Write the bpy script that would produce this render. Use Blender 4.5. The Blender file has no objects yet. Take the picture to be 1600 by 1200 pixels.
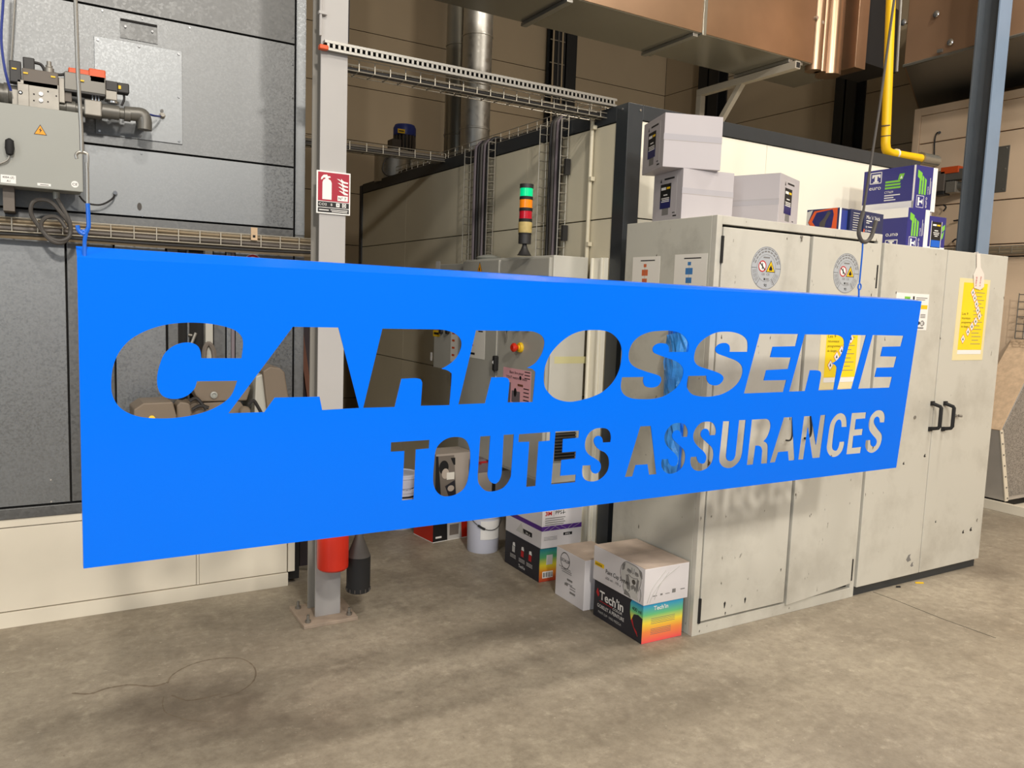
import bpy, math, random
from mathutils import Vector, Matrix

# ---------------------------------------------------------------- camera, world, lights
scene = bpy.context.scene
col = scene.collection
random.seed(7)
V = Vector
R = math.radians
EYE = V((0, 0, 1.5336)); FPX = 1239.36
YAW, PIT, ROL = R(30.9016), R(-5.9243), R(2.0591)
FWD = V((math.sin(YAW) * math.cos(PIT), math.cos(YAW) * math.cos(PIT), math.sin(PIT)))
_r = V((math.cos(YAW), -math.sin(YAW), 0)); _u = _r.cross(FWD)
RGT = _r * math.cos(ROL) + _u * math.sin(ROL); UPV = -_r * math.sin(ROL) + _u * math.cos(ROL)
cam_d = bpy.data.cameras.new('camera'); cam = bpy.data.objects.new('camera', cam_d); col.objects.link(cam)
m = Matrix.Identity(4)
for i in range(3):
    m[i][0] = RGT[i]; m[i][1] = UPV[i]; m[i][2] = -FWD[i]; m[i][3] = EYE[i]
cam.matrix_world = m
cam_d.sensor_fit = 'HORIZONTAL'; cam_d.sensor_width = 36; cam_d.lens = FPX / 1600 * 36
cam_d.clip_start = .05; cam_d.clip_end = 100
scene.camera = cam
scene.view_settings.view_transform = 'Standard'; scene.view_settings.look = 'None'
scene.view_settings.gamma = 1; scene.view_settings.use_curve_mapping = False
scene.view_settings.exposure = 0.08

w = bpy.data.worlds.new('world'); scene.world = w; w.use_nodes = True
bg = w.node_tree.nodes['Background']; bg.inputs[0].default_value = (.86, .93, 1, 1); bg.inputs[1].default_value = .36

def lamp(name, loc, power, size, color, target=None, size_y=None):
    d = bpy.data.lights.new(name, 'AREA'); d.energy = power; d.color = color
    d.shape = 'DISK' if size_y is None else 'RECTANGLE'; d.size = size
    if size_y: d.size_y = size_y
    o = bpy.data.objects.new(name, d); col.objects.link(o); o.location = loc
    dirv = (V(target) - V(loc)) if target else V((0, 0, -1))
    o.rotation_euler = dirv.to_track_quat('-Z', 'Y').to_euler()
    return o
WARM = (1, .93, .84)
# high-bay lamps of the hall (a row near the camera, a row further back), one lamp added to light the right oven, and the daylight of the big door behind
lamp('high_bay_lamp', (-.65, -5.5, 5.6), 360, .5, WARM, (1.0, 2, 1))
lamp('high_bay_lamp', (3.1, -4.6, 5.6), 150, .5, WARM, (3, 2.5, 1))
lamp('high_bay_lamp', (.6, -1.0, 6.0), 150, .5, WARM)
lamp('high_bay_lamp', (5.4, -1.0, 6.0), 100, .5, WARM)
lamp('high_bay_lamp', (4.9, 1.6, 6.0), 110, .5, WARM)  # added lamp without a known source, brightens the cream oven wall
lamp('high_bay_lamp', (-4.2, -1.0, 6.0), 110, .5, WARM)
lamp('daylight_door', (-7.2, -3.5, 2.2), 230, 4.0, (.80, .90, 1), (1, 3, 1.6), 4.0)

# ---------------------------------------------------------------- helpers
def at(px, py, ax, val):
    """point of the photo's sight line through (px, py) on the world plane x/y/z = val"""
    d = RGT * ((px - 800) / FPX) - UPV * ((py - 600) / FPX) + FWD
    k = 'xyz'.index(ax)
    return EYE + d * ((val - EYE[k]) / d[k])

def lin(r, g, b):
    f = lambda c: c / 12.92 if c <= .04045 else ((c + .055) / 1.055) ** 2.4
    return (f(r / 255), f(g / 255), f(b / 255), 1)

MATS = {}
def mat(name, c, rough=.5, metal=0, var=0, vs=6, bump=0, bs=40, spec=.5, emit=0, alpha=1, trans=0, vdet=4, coat=0):
    mt = bpy.data.materials.new(name); mt.use_nodes = True; nt = mt.node_tree
    p = nt.nodes['Principled BSDF']; c = lin(*c) if max(c[:3]) > 1 else tuple(c[:3]) + (1,)
    p.inputs['Base Color'].default_value = c; p.inputs['Roughness'].default_value = rough
    p.inputs['Metallic'].default_value = metal; p.inputs['Specular IOR Level'].default_value = spec
    p.inputs['Coat Weight'].default_value = coat
    if emit:
        p.inputs['Emission Color'].default_value = c; p.inputs['Emission Strength'].default_value = emit
    if alpha < 1: p.inputs['Alpha'].default_value = alpha
    if trans: p.inputs['Transmission Weight'].default_value = trans
    if var or bump:
        tc = nt.nodes.new('ShaderNodeTexCoord')
    if var:
        n = nt.nodes.new('ShaderNodeTexNoise'); n.inputs['Scale'].default_value = vs; n.inputs['Detail'].default_value = vdet
        nt.links.new(tc.outputs['Object'], n.inputs['Vector'])
        r = nt.nodes.new('ShaderNodeValToRGB')
        r.color_ramp.elements[0].position = .3; r.color_ramp.elements[1].position = .7
        r.color_ramp.elements[0].color = tuple(x * (1 - var) for x in c[:3]) + (1,)
        r.color_ramp.elements[1].color = tuple(min(1, x * (1 + var * .6)) for x in c[:3]) + (1,)
        nt.links.new(n.outputs['Fac'], r.inputs['Fac']); nt.links.new(r.outputs['Color'], p.inputs['Base Color'])
    if bump:
        n2 = nt.nodes.new('ShaderNodeTexNoise'); n2.inputs['Scale'].default_value = bs; n2.inputs['Detail'].default_value = 3
        nt.links.new(tc.outputs['Object'], n2.inputs['Vector'])
        b = nt.nodes.new('ShaderNodeBump'); b.inputs['Strength'].default_value = bump; b.inputs['Distance'].default_value = .01
        nt.links.new(n2.outputs['Fac'], b.inputs['Height']); nt.links.new(b.outputs['Normal'], p.inputs['Normal'])
    MATS[name] = mt
    return mt

def galv(name, c, rough, scale, amt):
    mt = mat(name, c, rough, .96); nt = mt.node_tree; p = nt.nodes['Principled BSDF']; c = lin(*c)
    tc = nt.nodes.new('ShaderNodeTexCoord'); v = nt.nodes.new('ShaderNodeTexVoronoi'); v.inputs['Scale'].default_value = scale
    n = nt.nodes.new('ShaderNodeTexNoise'); n.inputs['Scale'].default_value = 1.6; n.inputs['Detail'].default_value = 5
    nt.links.new(tc.outputs['Object'], v.inputs['Vector']); nt.links.new(tc.outputs['Object'], n.inputs['Vector'])
    sx = nt.nodes.new('ShaderNodeSeparateColor'); nt.links.new(v.outputs['Color'], sx.inputs['Color'])
    ad = nt.nodes.new('ShaderNodeMath'); ad.operation = 'ADD'; nt.links.new(sx.outputs['Red'], ad.inputs[0]); nt.links.new(n.outputs['Fac'], ad.inputs[1])
    mr = nt.nodes.new('ShaderNodeMapRange'); mr.inputs['From Min'].default_value = .2; mr.inputs['From Max'].default_value = 1.6
    mr.inputs['To Min'].default_value = 1 - amt; mr.inputs['To Max'].default_value = 1 + amt
    nt.links.new(ad.outputs[0], mr.inputs['Value'])
    mx = nt.nodes.new('ShaderNodeVectorMath'); mx.operation = 'SCALE'; mx.inputs[0].default_value = c[:3]
    nt.links.new(mr.outputs['Result'], mx.inputs['Scale']); nt.links.new(mx.outputs['Vector'], p.inputs['Base Color'])
    r2 = nt.nodes.new('ShaderNodeMapRange'); r2.inputs['To Min'].default_value = rough - .07; r2.inputs['To Max'].default_value = rough + .12
    nt.links.new(ad.outputs[0], r2.inputs['Value']); nt.links.new(r2.outputs['Result'], p.inputs['Roughness'])
    return mt

def dirty(name, c, dirt, rough=.45, s1=3.0, thr=.62, amt=.5, speck=True):
    """painted metal with worn smudges and fine dark nicks (shapes of their own, from noise)"""
    mt = mat(name, c, rough); nt = mt.node_tree; p = nt.nodes['Principled BSDF']; c = lin(*c); dirt = lin(*dirt)
    tc = nt.nodes.new('ShaderNodeTexCoord')
    n = nt.nodes.new('ShaderNodeTexNoise'); n.inputs['Scale'].default_value = s1; n.inputs['Detail'].default_value = 8; n.inputs['Roughness'].default_value = .65
    nt.links.new(tc.outputs['Object'], n.inputs['Vector'])
    mr = nt.nodes.new('ShaderNodeMapRange'); mr.inputs['From Min'].default_value = thr - .12; mr.inputs['From Max'].default_value = thr + .14; mr.inputs['To Max'].default_value = amt
    nt.links.new(n.outputs['Fac'], mr.inputs['Value'])
    mx = nt.nodes.new('ShaderNodeMix'); mx.data_type = 'RGBA'; mx.inputs['A'].default_value = c; mx.inputs['B'].default_value = dirt
    nt.links.new(mr.outputs['Result'], mx.inputs['Factor']); out = mx.outputs['Result']
    if speck:
        mp = nt.nodes.new('ShaderNodeMapping'); mp.inputs['Scale'].default_value = (1, 1, .45); nt.links.new(tc.outputs['Object'], mp.inputs['Vector'])
        n2 = nt.nodes.new('ShaderNodeTexNoise'); n2.inputs['Scale'].default_value = 34; n2.inputs['Detail'].default_value = 4
        nt.links.new(mp.outputs['Vector'], n2.inputs['Vector'])
        m2 = nt.nodes.new('ShaderNodeMapRange'); m2.inputs['From Min'].default_value = .70; m2.inputs['From Max'].default_value = .74
        nt.links.new(n2.outputs['Fac'], m2.inputs['Value'])
        mx2 = nt.nodes.new('ShaderNodeMix'); mx2.data_type = 'RGBA'; mx2.inputs['B'].default_value = tuple(x * .35 for x in dirt[:3]) + (1,)
        nt.links.new(m2.outputs['Result'], mx2.inputs['Factor']); nt.links.new(out, mx2.inputs['A']); out = mx2.outputs['Result']
    nt.links.new(out, p.inputs['Base Color'])
    return mt

def ramp_z(name, stops, h, rough=.4):
    """print that runs through a colour scale up the side of a carton of height h"""
    mt = mat(name, (1, 1, 1), rough); nt = mt.node_tree; p = nt.nodes['Principled BSDF']
    tc = nt.nodes.new('ShaderNodeTexCoord'); sp = nt.nodes.new('ShaderNodeSeparateXYZ'); nt.links.new(tc.outputs['Object'], sp.inputs[0])
    dv = nt.nodes.new('ShaderNodeMath'); dv.operation = 'DIVIDE'; dv.inputs[1].default_value = h; nt.links.new(sp.outputs['Z'], dv.inputs[0])
    r = nt.nodes.new('ShaderNodeValToRGB'); e = r.color_ramp.elements
    while len(e) < len(stops): e.new(.5)
    for el, (t, c) in zip(e, stops): el.position = t; el.color = lin(*c)
    nt.links.new(dv.outputs[0], r.inputs['Fac']); nt.links.new(r.outputs['Color'], p.inputs['Base Color'])
    return mt

ORG = {}
def origin(o): return ORG.get(o.name, V((0, 0, 0))) if o else V((0, 0, 0))

# pieces too small in the photo to pick apart one by one
JOINED = {'cross_wires', 'long_wires', 'wires', 'rungs', 'screws', 'spindles', 'slot_bridges', 'grip_ribs', 'cooling_fins', 'rivets', 'mesh', 'test_nipples', 'bulldog_drawing', 'swoosh_print', 'stripe_pattern'}
class MB:
    """collects shapes in world coordinates, then links them as one mesh object"""
    def __init__(s): s.v = []; s.f = []
    def add(s, vs, fs):
        k = len(s.v); s.v += [V(p) for p in vs]; s.f += [tuple(i + k for i in f) for f in fs]; return s
    def box(s, x0, x1, y0, y1, z0, z1):
        return s.add([(x, y, z) for x in (x0, x1) for y in (y0, y1) for z in (z0, z1)],
                     [(0, 1, 3, 2), (4, 6, 7, 5), (0, 4, 5, 1), (2, 3, 7, 6), (0, 2, 6, 4), (1, 5, 7, 3)])
    def obox(s, o, u, v, n, a0, a1, b0, b1, c0, c1):
        P = [o + u * a + v * b + n * c for a in (a0, a1) for b in (b0, b1) for c in (c0, c1)]
        return s.add(P, [(0, 1, 3, 2), (4, 6, 7, 5), (0, 4, 5, 1), (2, 3, 7, 6), (0, 2, 6, 4), (1, 5, 7, 3)])
    def prism(s, poly, off):
        n = len(poly); off = V(off); a = [V(p) for p in poly]
        return s.add(a + [p + off for p in a], [tuple(range(n))[::-1], tuple(range(n, 2 * n))] + [(i, (i + 1) % n, n + (i + 1) % n, n + i) for i in range(n)])
    def cyl(s, p0, p1, r0, r1=None, n=14, cap=True):
        p0 = V(p0); p1 = V(p1); r1 = r0 if r1 is None else r1; d = (p1 - p0).normalized()
        a = d.orthogonal().normalized(); b = d.cross(a)
        vs = []
        for p, r in ((p0, r0), (p1, r1)):
            vs += [p + (a * math.cos(t) + b * math.sin(t)) * r for t in [2 * math.pi * i / n for i in range(n)]]
        fs = [(i, (i + 1) % n, n + (i + 1) % n, n + i) for i in range(n)]
        if cap: fs += [tuple(range(n))[::-1], tuple(range(n, 2 * n))]
        return s.add(vs, fs)
    def tube(s, path, r, n=7, closed=False):
        P = [V(p) for p in path]; k = len(P); vs = []; a = None
        for i, p in enumerate(P):
            d = ((P[(i + 1) % k] if closed or i < k - 1 else p) - (P[i - 1] if closed or i > 0 else p)).normalized()
            a = d.orthogonal().normalized() if a is None else (a - d * a.dot(d)).normalized()
            b = d.cross(a)
            vs += [p + (a * math.cos(t) + b * math.sin(t)) * r for t in [2 * math.pi * j / n for j in range(n)]]
        m_ = k if closed else k - 1
        fs = [(i * n + j, i * n + (j + 1) % n, ((i + 1) % k) * n + (j + 1) % n, ((i + 1) % k) * n + j) for i in range(m_) for j in range(n)]
        if not closed: fs += [tuple(range(n))[::-1], tuple(range((k - 1) * n, k * n))]
        return s.add(vs, fs)
    def rod(s, p0, p1, r): return s.cyl(p0, p1, r, n=5)
    def lathe(s, c, prof, n=24, axis=(0, 0, 1)):
        """prof: (radius, height) pairs about an axis from c"""
        c = V(c); d = V(axis).normalized(); a = d.orthogonal().normalized(); b = d.cross(a); vs = []
        for r, h in prof:
            vs += [c + d * h + (a * math.cos(t) + b * math.sin(t)) * max(r, 1e-4) for t in [2 * math.pi * j / n for j in range(n)]]
        k = len(prof)
        fs = [(i * n + j, i * n + (j + 1) % n, (i + 1) * n + (j + 1) % n, (i + 1) * n + j) for i in range(k - 1) for j in range(n)]
        fs += [tuple(range(n))[::-1], tuple(range((k - 1) * n, k * n))]
        return s.add(vs, fs)
    def build(s, name, material, parent=None, smooth=False, bevel=0):
        o0 = origin(parent)
        me = bpy.data.meshes.new(name); me.from_pydata([tuple(p - o0) for p in s.v], [], s.f); me.update()
        me.materials.append(MATS[material] if isinstance(material, str) else material)
        o = bpy.data.objects.new(name, me); col.objects.link(o)
        if parent: o.parent = parent; ORG[o.name] = o0
        if name in JOINED: o['kind'] = 'stuff'
        fix_normals(me)
        if smooth:
            for p in me.polygons: p.use_smooth = True
            md = o.modifiers.new('edge_split', 'EDGE_SPLIT'); md.split_angle = R(38)
        if bevel:
            b = o.modifiers.new('bevel', 'BEVEL'); b.width = bevel; b.segments = 2; b.limit_method = 'ANGLE'; b.angle_limit = R(40)
        return o

import bmesh
def fix_normals(me):
    bm = bmesh.new(); bm.from_mesh(me); bmesh.ops.recalc_face_normals(bm, faces=bm.faces[:]); bm.to_mesh(me); bm.free()

def box(name, material, x0, x1, y0, y1, z0, z1, parent=None, bevel=0): return MB().box(x0, x1, y0, y1, z0, z1).build(name, material, parent, bevel=bevel)

def tag(o, label, cat, group=None):
    o['label'] = label; o['category'] = cat
    if group: o['group'] = group
    return o
def thing(name, label, cat, loc, group=None):
    o = bpy.data.objects.new(name, None); col.objects.link(o); o.location = loc; o.empty_display_size = .1
    ORG[o.name] = V(loc); return tag(o, label, cat, group)
def structure(o): o['kind'] = 'structure'; return o

XA, YA, ZA = V((1, 0, 0)), V((0, 1, 0)), V((0, 0, 1))
class Face:
    """a flat side of a thing: origin, reading direction u, up v; prints and stickers are laid on it"""
    def __init__(s, o, u, v=ZA): s.o = V(o); s.u = V(u).normalized(); s.v = V(v).normalized(); s.n = s.u.cross(s.v)
    def p(s, a, b, c=0): return s.o + s.u * a + s.v * b + s.n * c
    def uv(s, w_): d = V(w_) - s.o; return (d.dot(s.u), d.dot(s.v))
    def poly(s, name, pts, material, parent, t=.0008, lift=0):
        return MB().prism([s.p(a, b, lift) for a, b in pts], s.n * t).build(name, material, parent)
    def rect(s, name, a0, b0, a1, b1, material, parent, t=.0008, lift=0): return s.poly(name, [(a0, b0), (a1, b0), (a1, b1), (a0, b1)], material, parent, t, lift)
    def disc(s, name, a, b, r, material, parent, t=.0008, lift=0, n=28, ry=None): 
        ry = ry or r
        return s.poly(name, [(a + r * math.cos(2 * math.pi * i / n), b + ry * math.sin(2 * math.pi * i / n)) for i in range(n)], material, parent, t, lift)
    def ring(s, name, a, b, r0, r1, material, parent, t=.0006, lift=0, n=36, t0=0, t1=360):
        mb = MB(); k = n + 1; vs = []
        for r in (r0, r1): vs += [s.p(a + r * math.cos(R(t0 + (t1 - t0) * i / n)), b + r * math.sin(R(t0 + (t1 - t0) * i / n)), lift + t) for i in range(k)]
        mb.add(vs, [(i, i + 1, k + i + 1, k + i) for i in range(n)]); return mb.build(name, material, parent)
    def lines(s, name, rows, material, parent, lift=.001):
        """rows of print too small to read: (a0, a1, b, height)"""
        mb = MB()
        for a0, a1, b, h in rows: mb.prism([s.p(a0, b, lift), s.p(a1, b, lift), s.p(a1, b + h, lift), s.p(a0, b + h, lift)], s.n * .0003)
        o = mb.build(name, material, parent)
        if len(rows) > 1: o['kind'] = 'stuff'
        return o
    def text(s, name, string, a, b, h, material, parent, width=None, center=False, rot=0, lift=.0016, slant=0, bold=0):
        cu = bpy.data.curves.new('lettering', 'FONT'); cu.body = string; cu.size = 1; cu.fill_mode = 'FRONT'; cu.resolution_u = 3; cu.shear = slant; cu.offset = bold
        ob = bpy.data.objects.new('lettering', cu); me = bpy.data.meshes.new_from_object(ob)
        bpy.data.objects.remove(ob); bpy.data.curves.remove(cu)
        xs = [v.co.x for v in me.vertices]; ys = [v.co.y for v in me.vertices]
        if not xs: return
        x0, x1, y0, y1 = min(xs), max(xs), min(ys), max(ys); sy = h / .72; sx = sy if width is None else width / (x1 - x0)
        o0 = origin(parent); c, sn = math.cos(R(rot)), math.sin(R(rot)); off = (x1 - x0) * sx / 2 if center else 0
        for v in me.vertices:
            x = (v.co.x - x0) * sx - off; y = v.co.y * sy
            v.co = s.p(a + x * c - y * sn, b + x * sn + y * c, lift) - o0
        me.materials.clear(); me.materials.append(MATS[material])
        o = bpy.data.objects.new(name, me); col.objects.link(o); o.parent = parent; ORG[o.name] = o0
        return o

def smooth_path(pts, n=6):
    P = [V(p) for p in pts]; out = []
    for i in range(len(P) - 1):
        p0 = P[max(i - 1, 0)]; p1 = P[i]; p2 = P[i + 1]; p3 = P[min(i + 2, len(P) - 1)]
        for k in range(n):
            t = k / n
            out.append(.5 * ((2 * p1) + (p2 - p0) * t + (2 * p0 - 5 * p1 + 4 * p2 - p3) * t * t + (3 * p1 - p0 - 3 * p2 + p3) * t ** 3))
    return out + [P[-1]]

# ---------------------------------------------------------------- materials
mat('sign_blue', (.0, .150, .86), .20, 0, spec=.18)
mat('hook_blue', (10, 95, 200), .35)
galv('galvanised', (126, 128, 129), .40, 150, .20)
galv('galvanised_fine', (136, 139, 141), .36, 160, .08)
galv('galvanised_dull', (112, 113, 113), .42, 90, .14)
mat('seam_dark', (26, 24, 22), .8)
mat('plinth_cream', (222, 214, 196), .42, var=.06, vs=3)
dirty('cabinet_white', (200, 197, 186), (112, 102, 86), .42, 2.6, .60, .34)
dirty('cabinet_side', (196, 194, 182), (96, 90, 78), .42, 3.2, .62, .40)
mat('booth_cream', (214, 206, 182), .38, var=.04, vs=2)
mat('booth_white', (238, 234, 218), .36, var=.03, vs=2)
mat('anthracite', (48, 52, 56), .38, var=.08, vs=8)
mat('electric_grey', (176, 174, 164), .45, var=.05, vs=4)
mat('electric_light', (200, 198, 188), .42, var=.06, vs=5)
mat('wall_beige', (156, 139, 113), .75, var=.05, vs=1.5)
mat('steel_black', (16, 15, 14), .6)
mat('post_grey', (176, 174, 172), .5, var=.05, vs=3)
mat('post_shaded', (150, 146, 138), .55)  # darker copy of the post paint: shade put into web and rear flange
mat('steel_post_shaded', (78, 84, 90), .5, var=.1, vs=6)  # shade on web and rear flange put into the colour
mat('steel_post_daylit', (126, 146, 170), .45, var=.06, vs=4)  # blue cast of daylight on the front flange put into the colour
mat('base_plate', (176, 158, 140), .8, var=.15, vs=14)
mat('zinc', (160, 158, 152), .4, .8)
mat('wire', (176, 170, 156), .4, .6)
mat('chrome', (205, 205, 205), .18, .9)
mat('rubber', (24, 24, 25), .7)
mat('cable_grey', (74, 70, 66), .6)
mat('cable_dark', (38, 36, 36), .6)
mat('cable_mauve', (116, 106, 112), .6)
mat('pipe_grey', (112, 110, 104), .38, .3)
mat('casting', (150, 146, 138), .45, .5, var=.12, vs=20)
mat('valve_brown', (104, 96, 88), .55)
mat('plastic_dark', (44, 43, 43), .5)
mat('orange', (214, 86, 34), .45)
mat('yellow', (240, 196, 24), .5)
mat('yellow_print', (250, 218, 34), .45, var=.05, vs=9)
mat('amber_sign', (238, 160, 24), .5)
mat('box_grey', (154, 156, 150), .42, var=.03, vs=4)
mat('white_print', (238, 236, 232), .55)
mat('paper', (232, 228, 218), .7)
mat('paper_cream', (232, 218, 168), .5)
mat('black_print', (22, 22, 24), .55)
mat('grey_print', (122, 120, 118), .6)
mat('pale_print', (196, 194, 190), .6)
mat('red_print', (190, 34, 40), .5)
mat('crimson', (164, 28, 52), .5)
mat('extinguisher_red', (206, 44, 24), .35)
mat('carton_shelf', (184, 179, 182), .55, var=.025, vs=5)
mat('carton_white', (216, 212, 213), .55, var=.025, vs=5)
mat('carton_dusty', (196, 178, 162), .85, var=.18, vs=9, vdet=8)
mat('carton_edge', (170, 160, 150), .8)
mat('tape_clear', (178, 175, 180), .10)
mat('navy', (44, 44, 122), .42)
mat('navy_dark', (36, 44, 84), .45)
mat('label_navy', (30, 34, 96), .4)
mat('euro_green', (124, 196, 62), .5)
mat('charcoal_print', (40, 40, 48), .45)
mat('purple_print', (84, 44, 132), .5)
ramp_z('rainbow', [(0, (246, 84, 92)), (.3, (250, 148, 70)), (.52, (250, 226, 70)), (.72, (110, 200, 130)), (1, (20, 150, 214))], .185)
ramp_z('rainbow_worn', [(0, (196, 62, 48)), (.3, (214, 130, 40)), (.5, (214, 200, 50)), (.72, (80, 156, 100)), (1, (28, 112, 130))], .19)
mat('pink_paper', (238, 178, 186), .6)
mat('tape_yellow', (206, 200, 150), .5)
mat('bucket_white', (206, 208, 222), .4)
mat('film_blue', (70, 158, 255), .15, alpha=.9, var=.25, vs=9, bump=.8, bs=16)
mat('film_deep', (20, 120, 245), .25)
mat('lamp_green', (0, 200, 130), .2, emit=.55)
mat('lamp_amber', (250, 140, 20), .2, emit=.12)
mat('lamp_red', (196, 24, 44), .2)
mat('tape_ochre', (196, 174, 110), .6, var=.15, vs=40)
mat('motor_blue', (40, 58, 140), .4)
mat('duct_steel', (150, 147, 136), .24, .6, var=.10, vs=2.2)
mat('plenum_brown', (160, 126, 98), .4, .25, var=.12, vs=2)
mat('skid', (122, 109, 92), .7, var=.25, vs=30)
galv('flue_steel', (205, 203, 196), .36, 40, .06)
mat('wall_seam', (84, 73, 58), .8)
mat('duct_warm_reflection', (170, 140, 114), .30, .85, var=.16, vs=2.4)  # warm reflection on the grey duct metal, painted in as brown
mat('pipe_yellow', (238, 190, 16), .4)
mat('bracket_paint', (170, 162, 148), .6)
mat('oven_cream', (240, 212, 180), .5, var=.05, vs=2)
mat('burner_taupe', (120, 107, 92), .6, var=.06, vs=6)
mat('machine_dust', (206, 178, 146), .85, var=.16, vs=26)
mat('machine_grey', (178, 172, 164), .5, var=.06, vs=8)
mat('perforated', (140, 136, 130), .5, var=.5, vs=120, vdet=1)
mat('wood_red', (120, 74, 54), .6)
mat('board_plum', (70, 60, 66), .55)
mat('flow_orange', (206, 104, 60), .6)
mat('flow_blue', (62, 124, 184), .6)
mat('sticker_grey', (176, 180, 184), .5)
mat('ceiling_white', (200, 192, 176), .8)
mat('tag_white', (234, 222, 212), .5)
mat('picture_grey', (120, 112, 104), .5)
mat('skin_print', (190, 178, 166), .5)

# ---------------------------------------------------------------- the hall
def floor_material():
    mt = mat('concrete', (166, 152, 128), .55); nt = mt.node_tree; p = nt.nodes['Principled BSDF']; L = nt.links.new
    tc = nt.nodes.new('ShaderNodeTexCoord')
    def noise(scale, det=6, ro=.6):
        n = nt.nodes.new('ShaderNodeTexNoise'); n.inputs['Scale'].default_value = scale; n.inputs['Detail'].default_value = det; n.inputs['Roughness'].default_value = ro
        L(tc.outputs['Object'], n.inputs['Vector']); return n.outputs['Fac']
    def rng(s, a, b, c, d):
        r = nt.nodes.new('ShaderNodeMapRange'); r.inputs[1].default_value = a; r.inputs[2].default_value = b; r.inputs[3].default_value = c; r.inputs[4].default_value = d; L(s, r.inputs[0]); return r.outputs[0]
    def mixc(f, a, b):
        mx = nt.nodes.new('ShaderNodeMix'); mx.data_type = 'RGBA'; L(f, mx.inputs['Factor'])
        for k, s in (('A', a), ('B', b)):
            if isinstance(s, tuple): mx.inputs[k].default_value = s
            else: L(s, mx.inputs[k])
        return mx.outputs['Result']
    c = mixc(rng(noise(1.1), .35, .68, 0, 1), lin(140, 130, 114), lin(172, 162, 144))
    c = mixc(rng(noise(7, 8, .7), .5, .72, 0, .5), c, lin(114, 104, 90))
    c = mixc(rng(noise(26, 10, .78), .44, .66, 0, .42), c, lin(104, 94, 80))
    c = mixc(rng(noise(14, 9, .75), .28, .46, .45, 0), c, lin(204, 194, 174))
    c = mixc(rng(noise(60, 3), .68, .74, 0, .55), c, lin(88, 78, 66))
    c = mixc(rng(noise(48, 2), .24, .30, .5, 0), c, lin(216, 206, 186))
    # old spill stains: each a blotch with its own ragged outline
    for sx, sy, r in ((.47, 2.99, .30), (.30, 3.02, .16), (.62, 2.85, .14), (4.95, 2.50, .16)):
        sb = nt.nodes.new('ShaderNodeVectorMath'); sb.operation = 'DISTANCE'; L(tc.outputs['Object'], sb.inputs[0]); sb.inputs[1].default_value = (sx, sy, 0)
        ad = nt.nodes.new('ShaderNodeMath'); ad.operation = 'MULTIPLY_ADD'; L(noise(9, 6), ad.inputs[0]); ad.inputs[1].default_value = .5; L(sb.outputs['Value'], ad.inputs[2])
        c = mixc(rng(ad.outputs[0], r + .08, r + .3, .42, 0), c, lin(88, 76, 64))
    L(c, p.inputs['Base Color'])
    L(rng(noise(3), .3, .7, .42, .66), p.inputs['Roughness'])
    b = nt.nodes.new('ShaderNodeBump'); b.inputs['Strength'].default_value = .12; b.inputs['Distance'].default_value = .004; L(noise(90, 4), b.inputs['Height']); L(b.outputs['Normal'], p.inputs['Normal'])
floor_material()
floor = structure(box('floor', 'concrete', -8, 12, -10, 9.3, -.1, 0))
def floor_line(p, q, wd):
    p, q = V(p), V(q); d = (q - p).normalized(); s = V((-d.y, d.x, 0)) * wd / 2
    MB().prism([p - s, q - s, q + s, p + s], (0, 0, .0006)).build('crack', 'seam_dark', floor)
pts = [at(1364, 925, 'z', 0), at(1400, 938, 'z', 0), at(1470, 966, 'z', 0), at(1556, 997, 'z', 0)]
for a, b in zip(pts, pts[1:]): floor_line(a, b, .004)
def skid(pts, wd):
    P_ = smooth_path([at(x, y, 'z', .0004) for x, y in pts], 5); mb = MB(); vs = []
    for i, p in enumerate(P_):
        d = (P_[min(i + 1, len(P_) - 1)] - P_[max(i - 1, 0)]).normalized(); s = V((-d.y, d.x, 0)) * wd * (.35 + .65 * abs(math.sin(i * 1.3))) / 2; vs += [p - s, p + s]
    mb.add(vs, [(2 * i, 2 * i + 2, 2 * i + 3, 2 * i + 1) for i in range(len(P_) - 1)]); mb.build('skid_mark', 'skid', floor)
skid([(262, 1068), (268, 1056), (290, 1042), (320, 1032), (352, 1028), (380, 1030), (398, 1044), (396, 1064), (372, 1082), (345, 1090)], .008)
skid([(112, 1083), (140, 1084), (165, 1076), (186, 1072), (205, 1070), (240, 1072), (262, 1066)], .014)
skid([(256, 1088), (254, 1100), (258, 1112), (270, 1118), (300, 1126), (335, 1128)], .006); skid([(268, 1086), (290, 1094), (312, 1092), (345, 1084)], .012)
structure(box('ceiling', 'ceiling_white', -8, 12, -10, 9.3, 7.0, 7.1))
structure(box('wall_left', 'wall_beige', -8.1, -8, -10, 9.3, 0, 7))
YF, XR = 9.0, 7.76
wf = structure(box('wall_far', 'wall_seam', -8, XR + .2, YF + .05, YF + .2, 0, 7))
rows = [0, .33, .93, 1.52, 2.12, 2.71, 3.31, 3.91, 4.53, 5.13, 5.73, 6.33, 7]
for z0, z1 in zip(rows, rows[1:]):
    for x0, x1 in ((-8, 1.0), (1.0, 4.45), (4.45, 5.87), (5.87, XR)):
        box('panel', 'wall_beige', x0 + .004, x1 - .004, YF, YF + .05, z0 + .004, z1 - .004, wf)
wr = structure(box('wall_right', 'wall_seam', XR + .05, XR + .2, -10, YF, 0, 7))
for z0, z1 in zip(rows, rows[1:]):
    for y0, y1 in ((7.95, YF), (5.84, 7.95), (4.7, 5.84)):
        box('panel', 'wall_beige', XR, XR + .05, y0 + .004, y1 - .004, z0 + .004, z1 - .004, wr)
box('panel', 'wall_beige', XR, XR + .05, -10, 4.69, 0, 7, wr)

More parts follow.
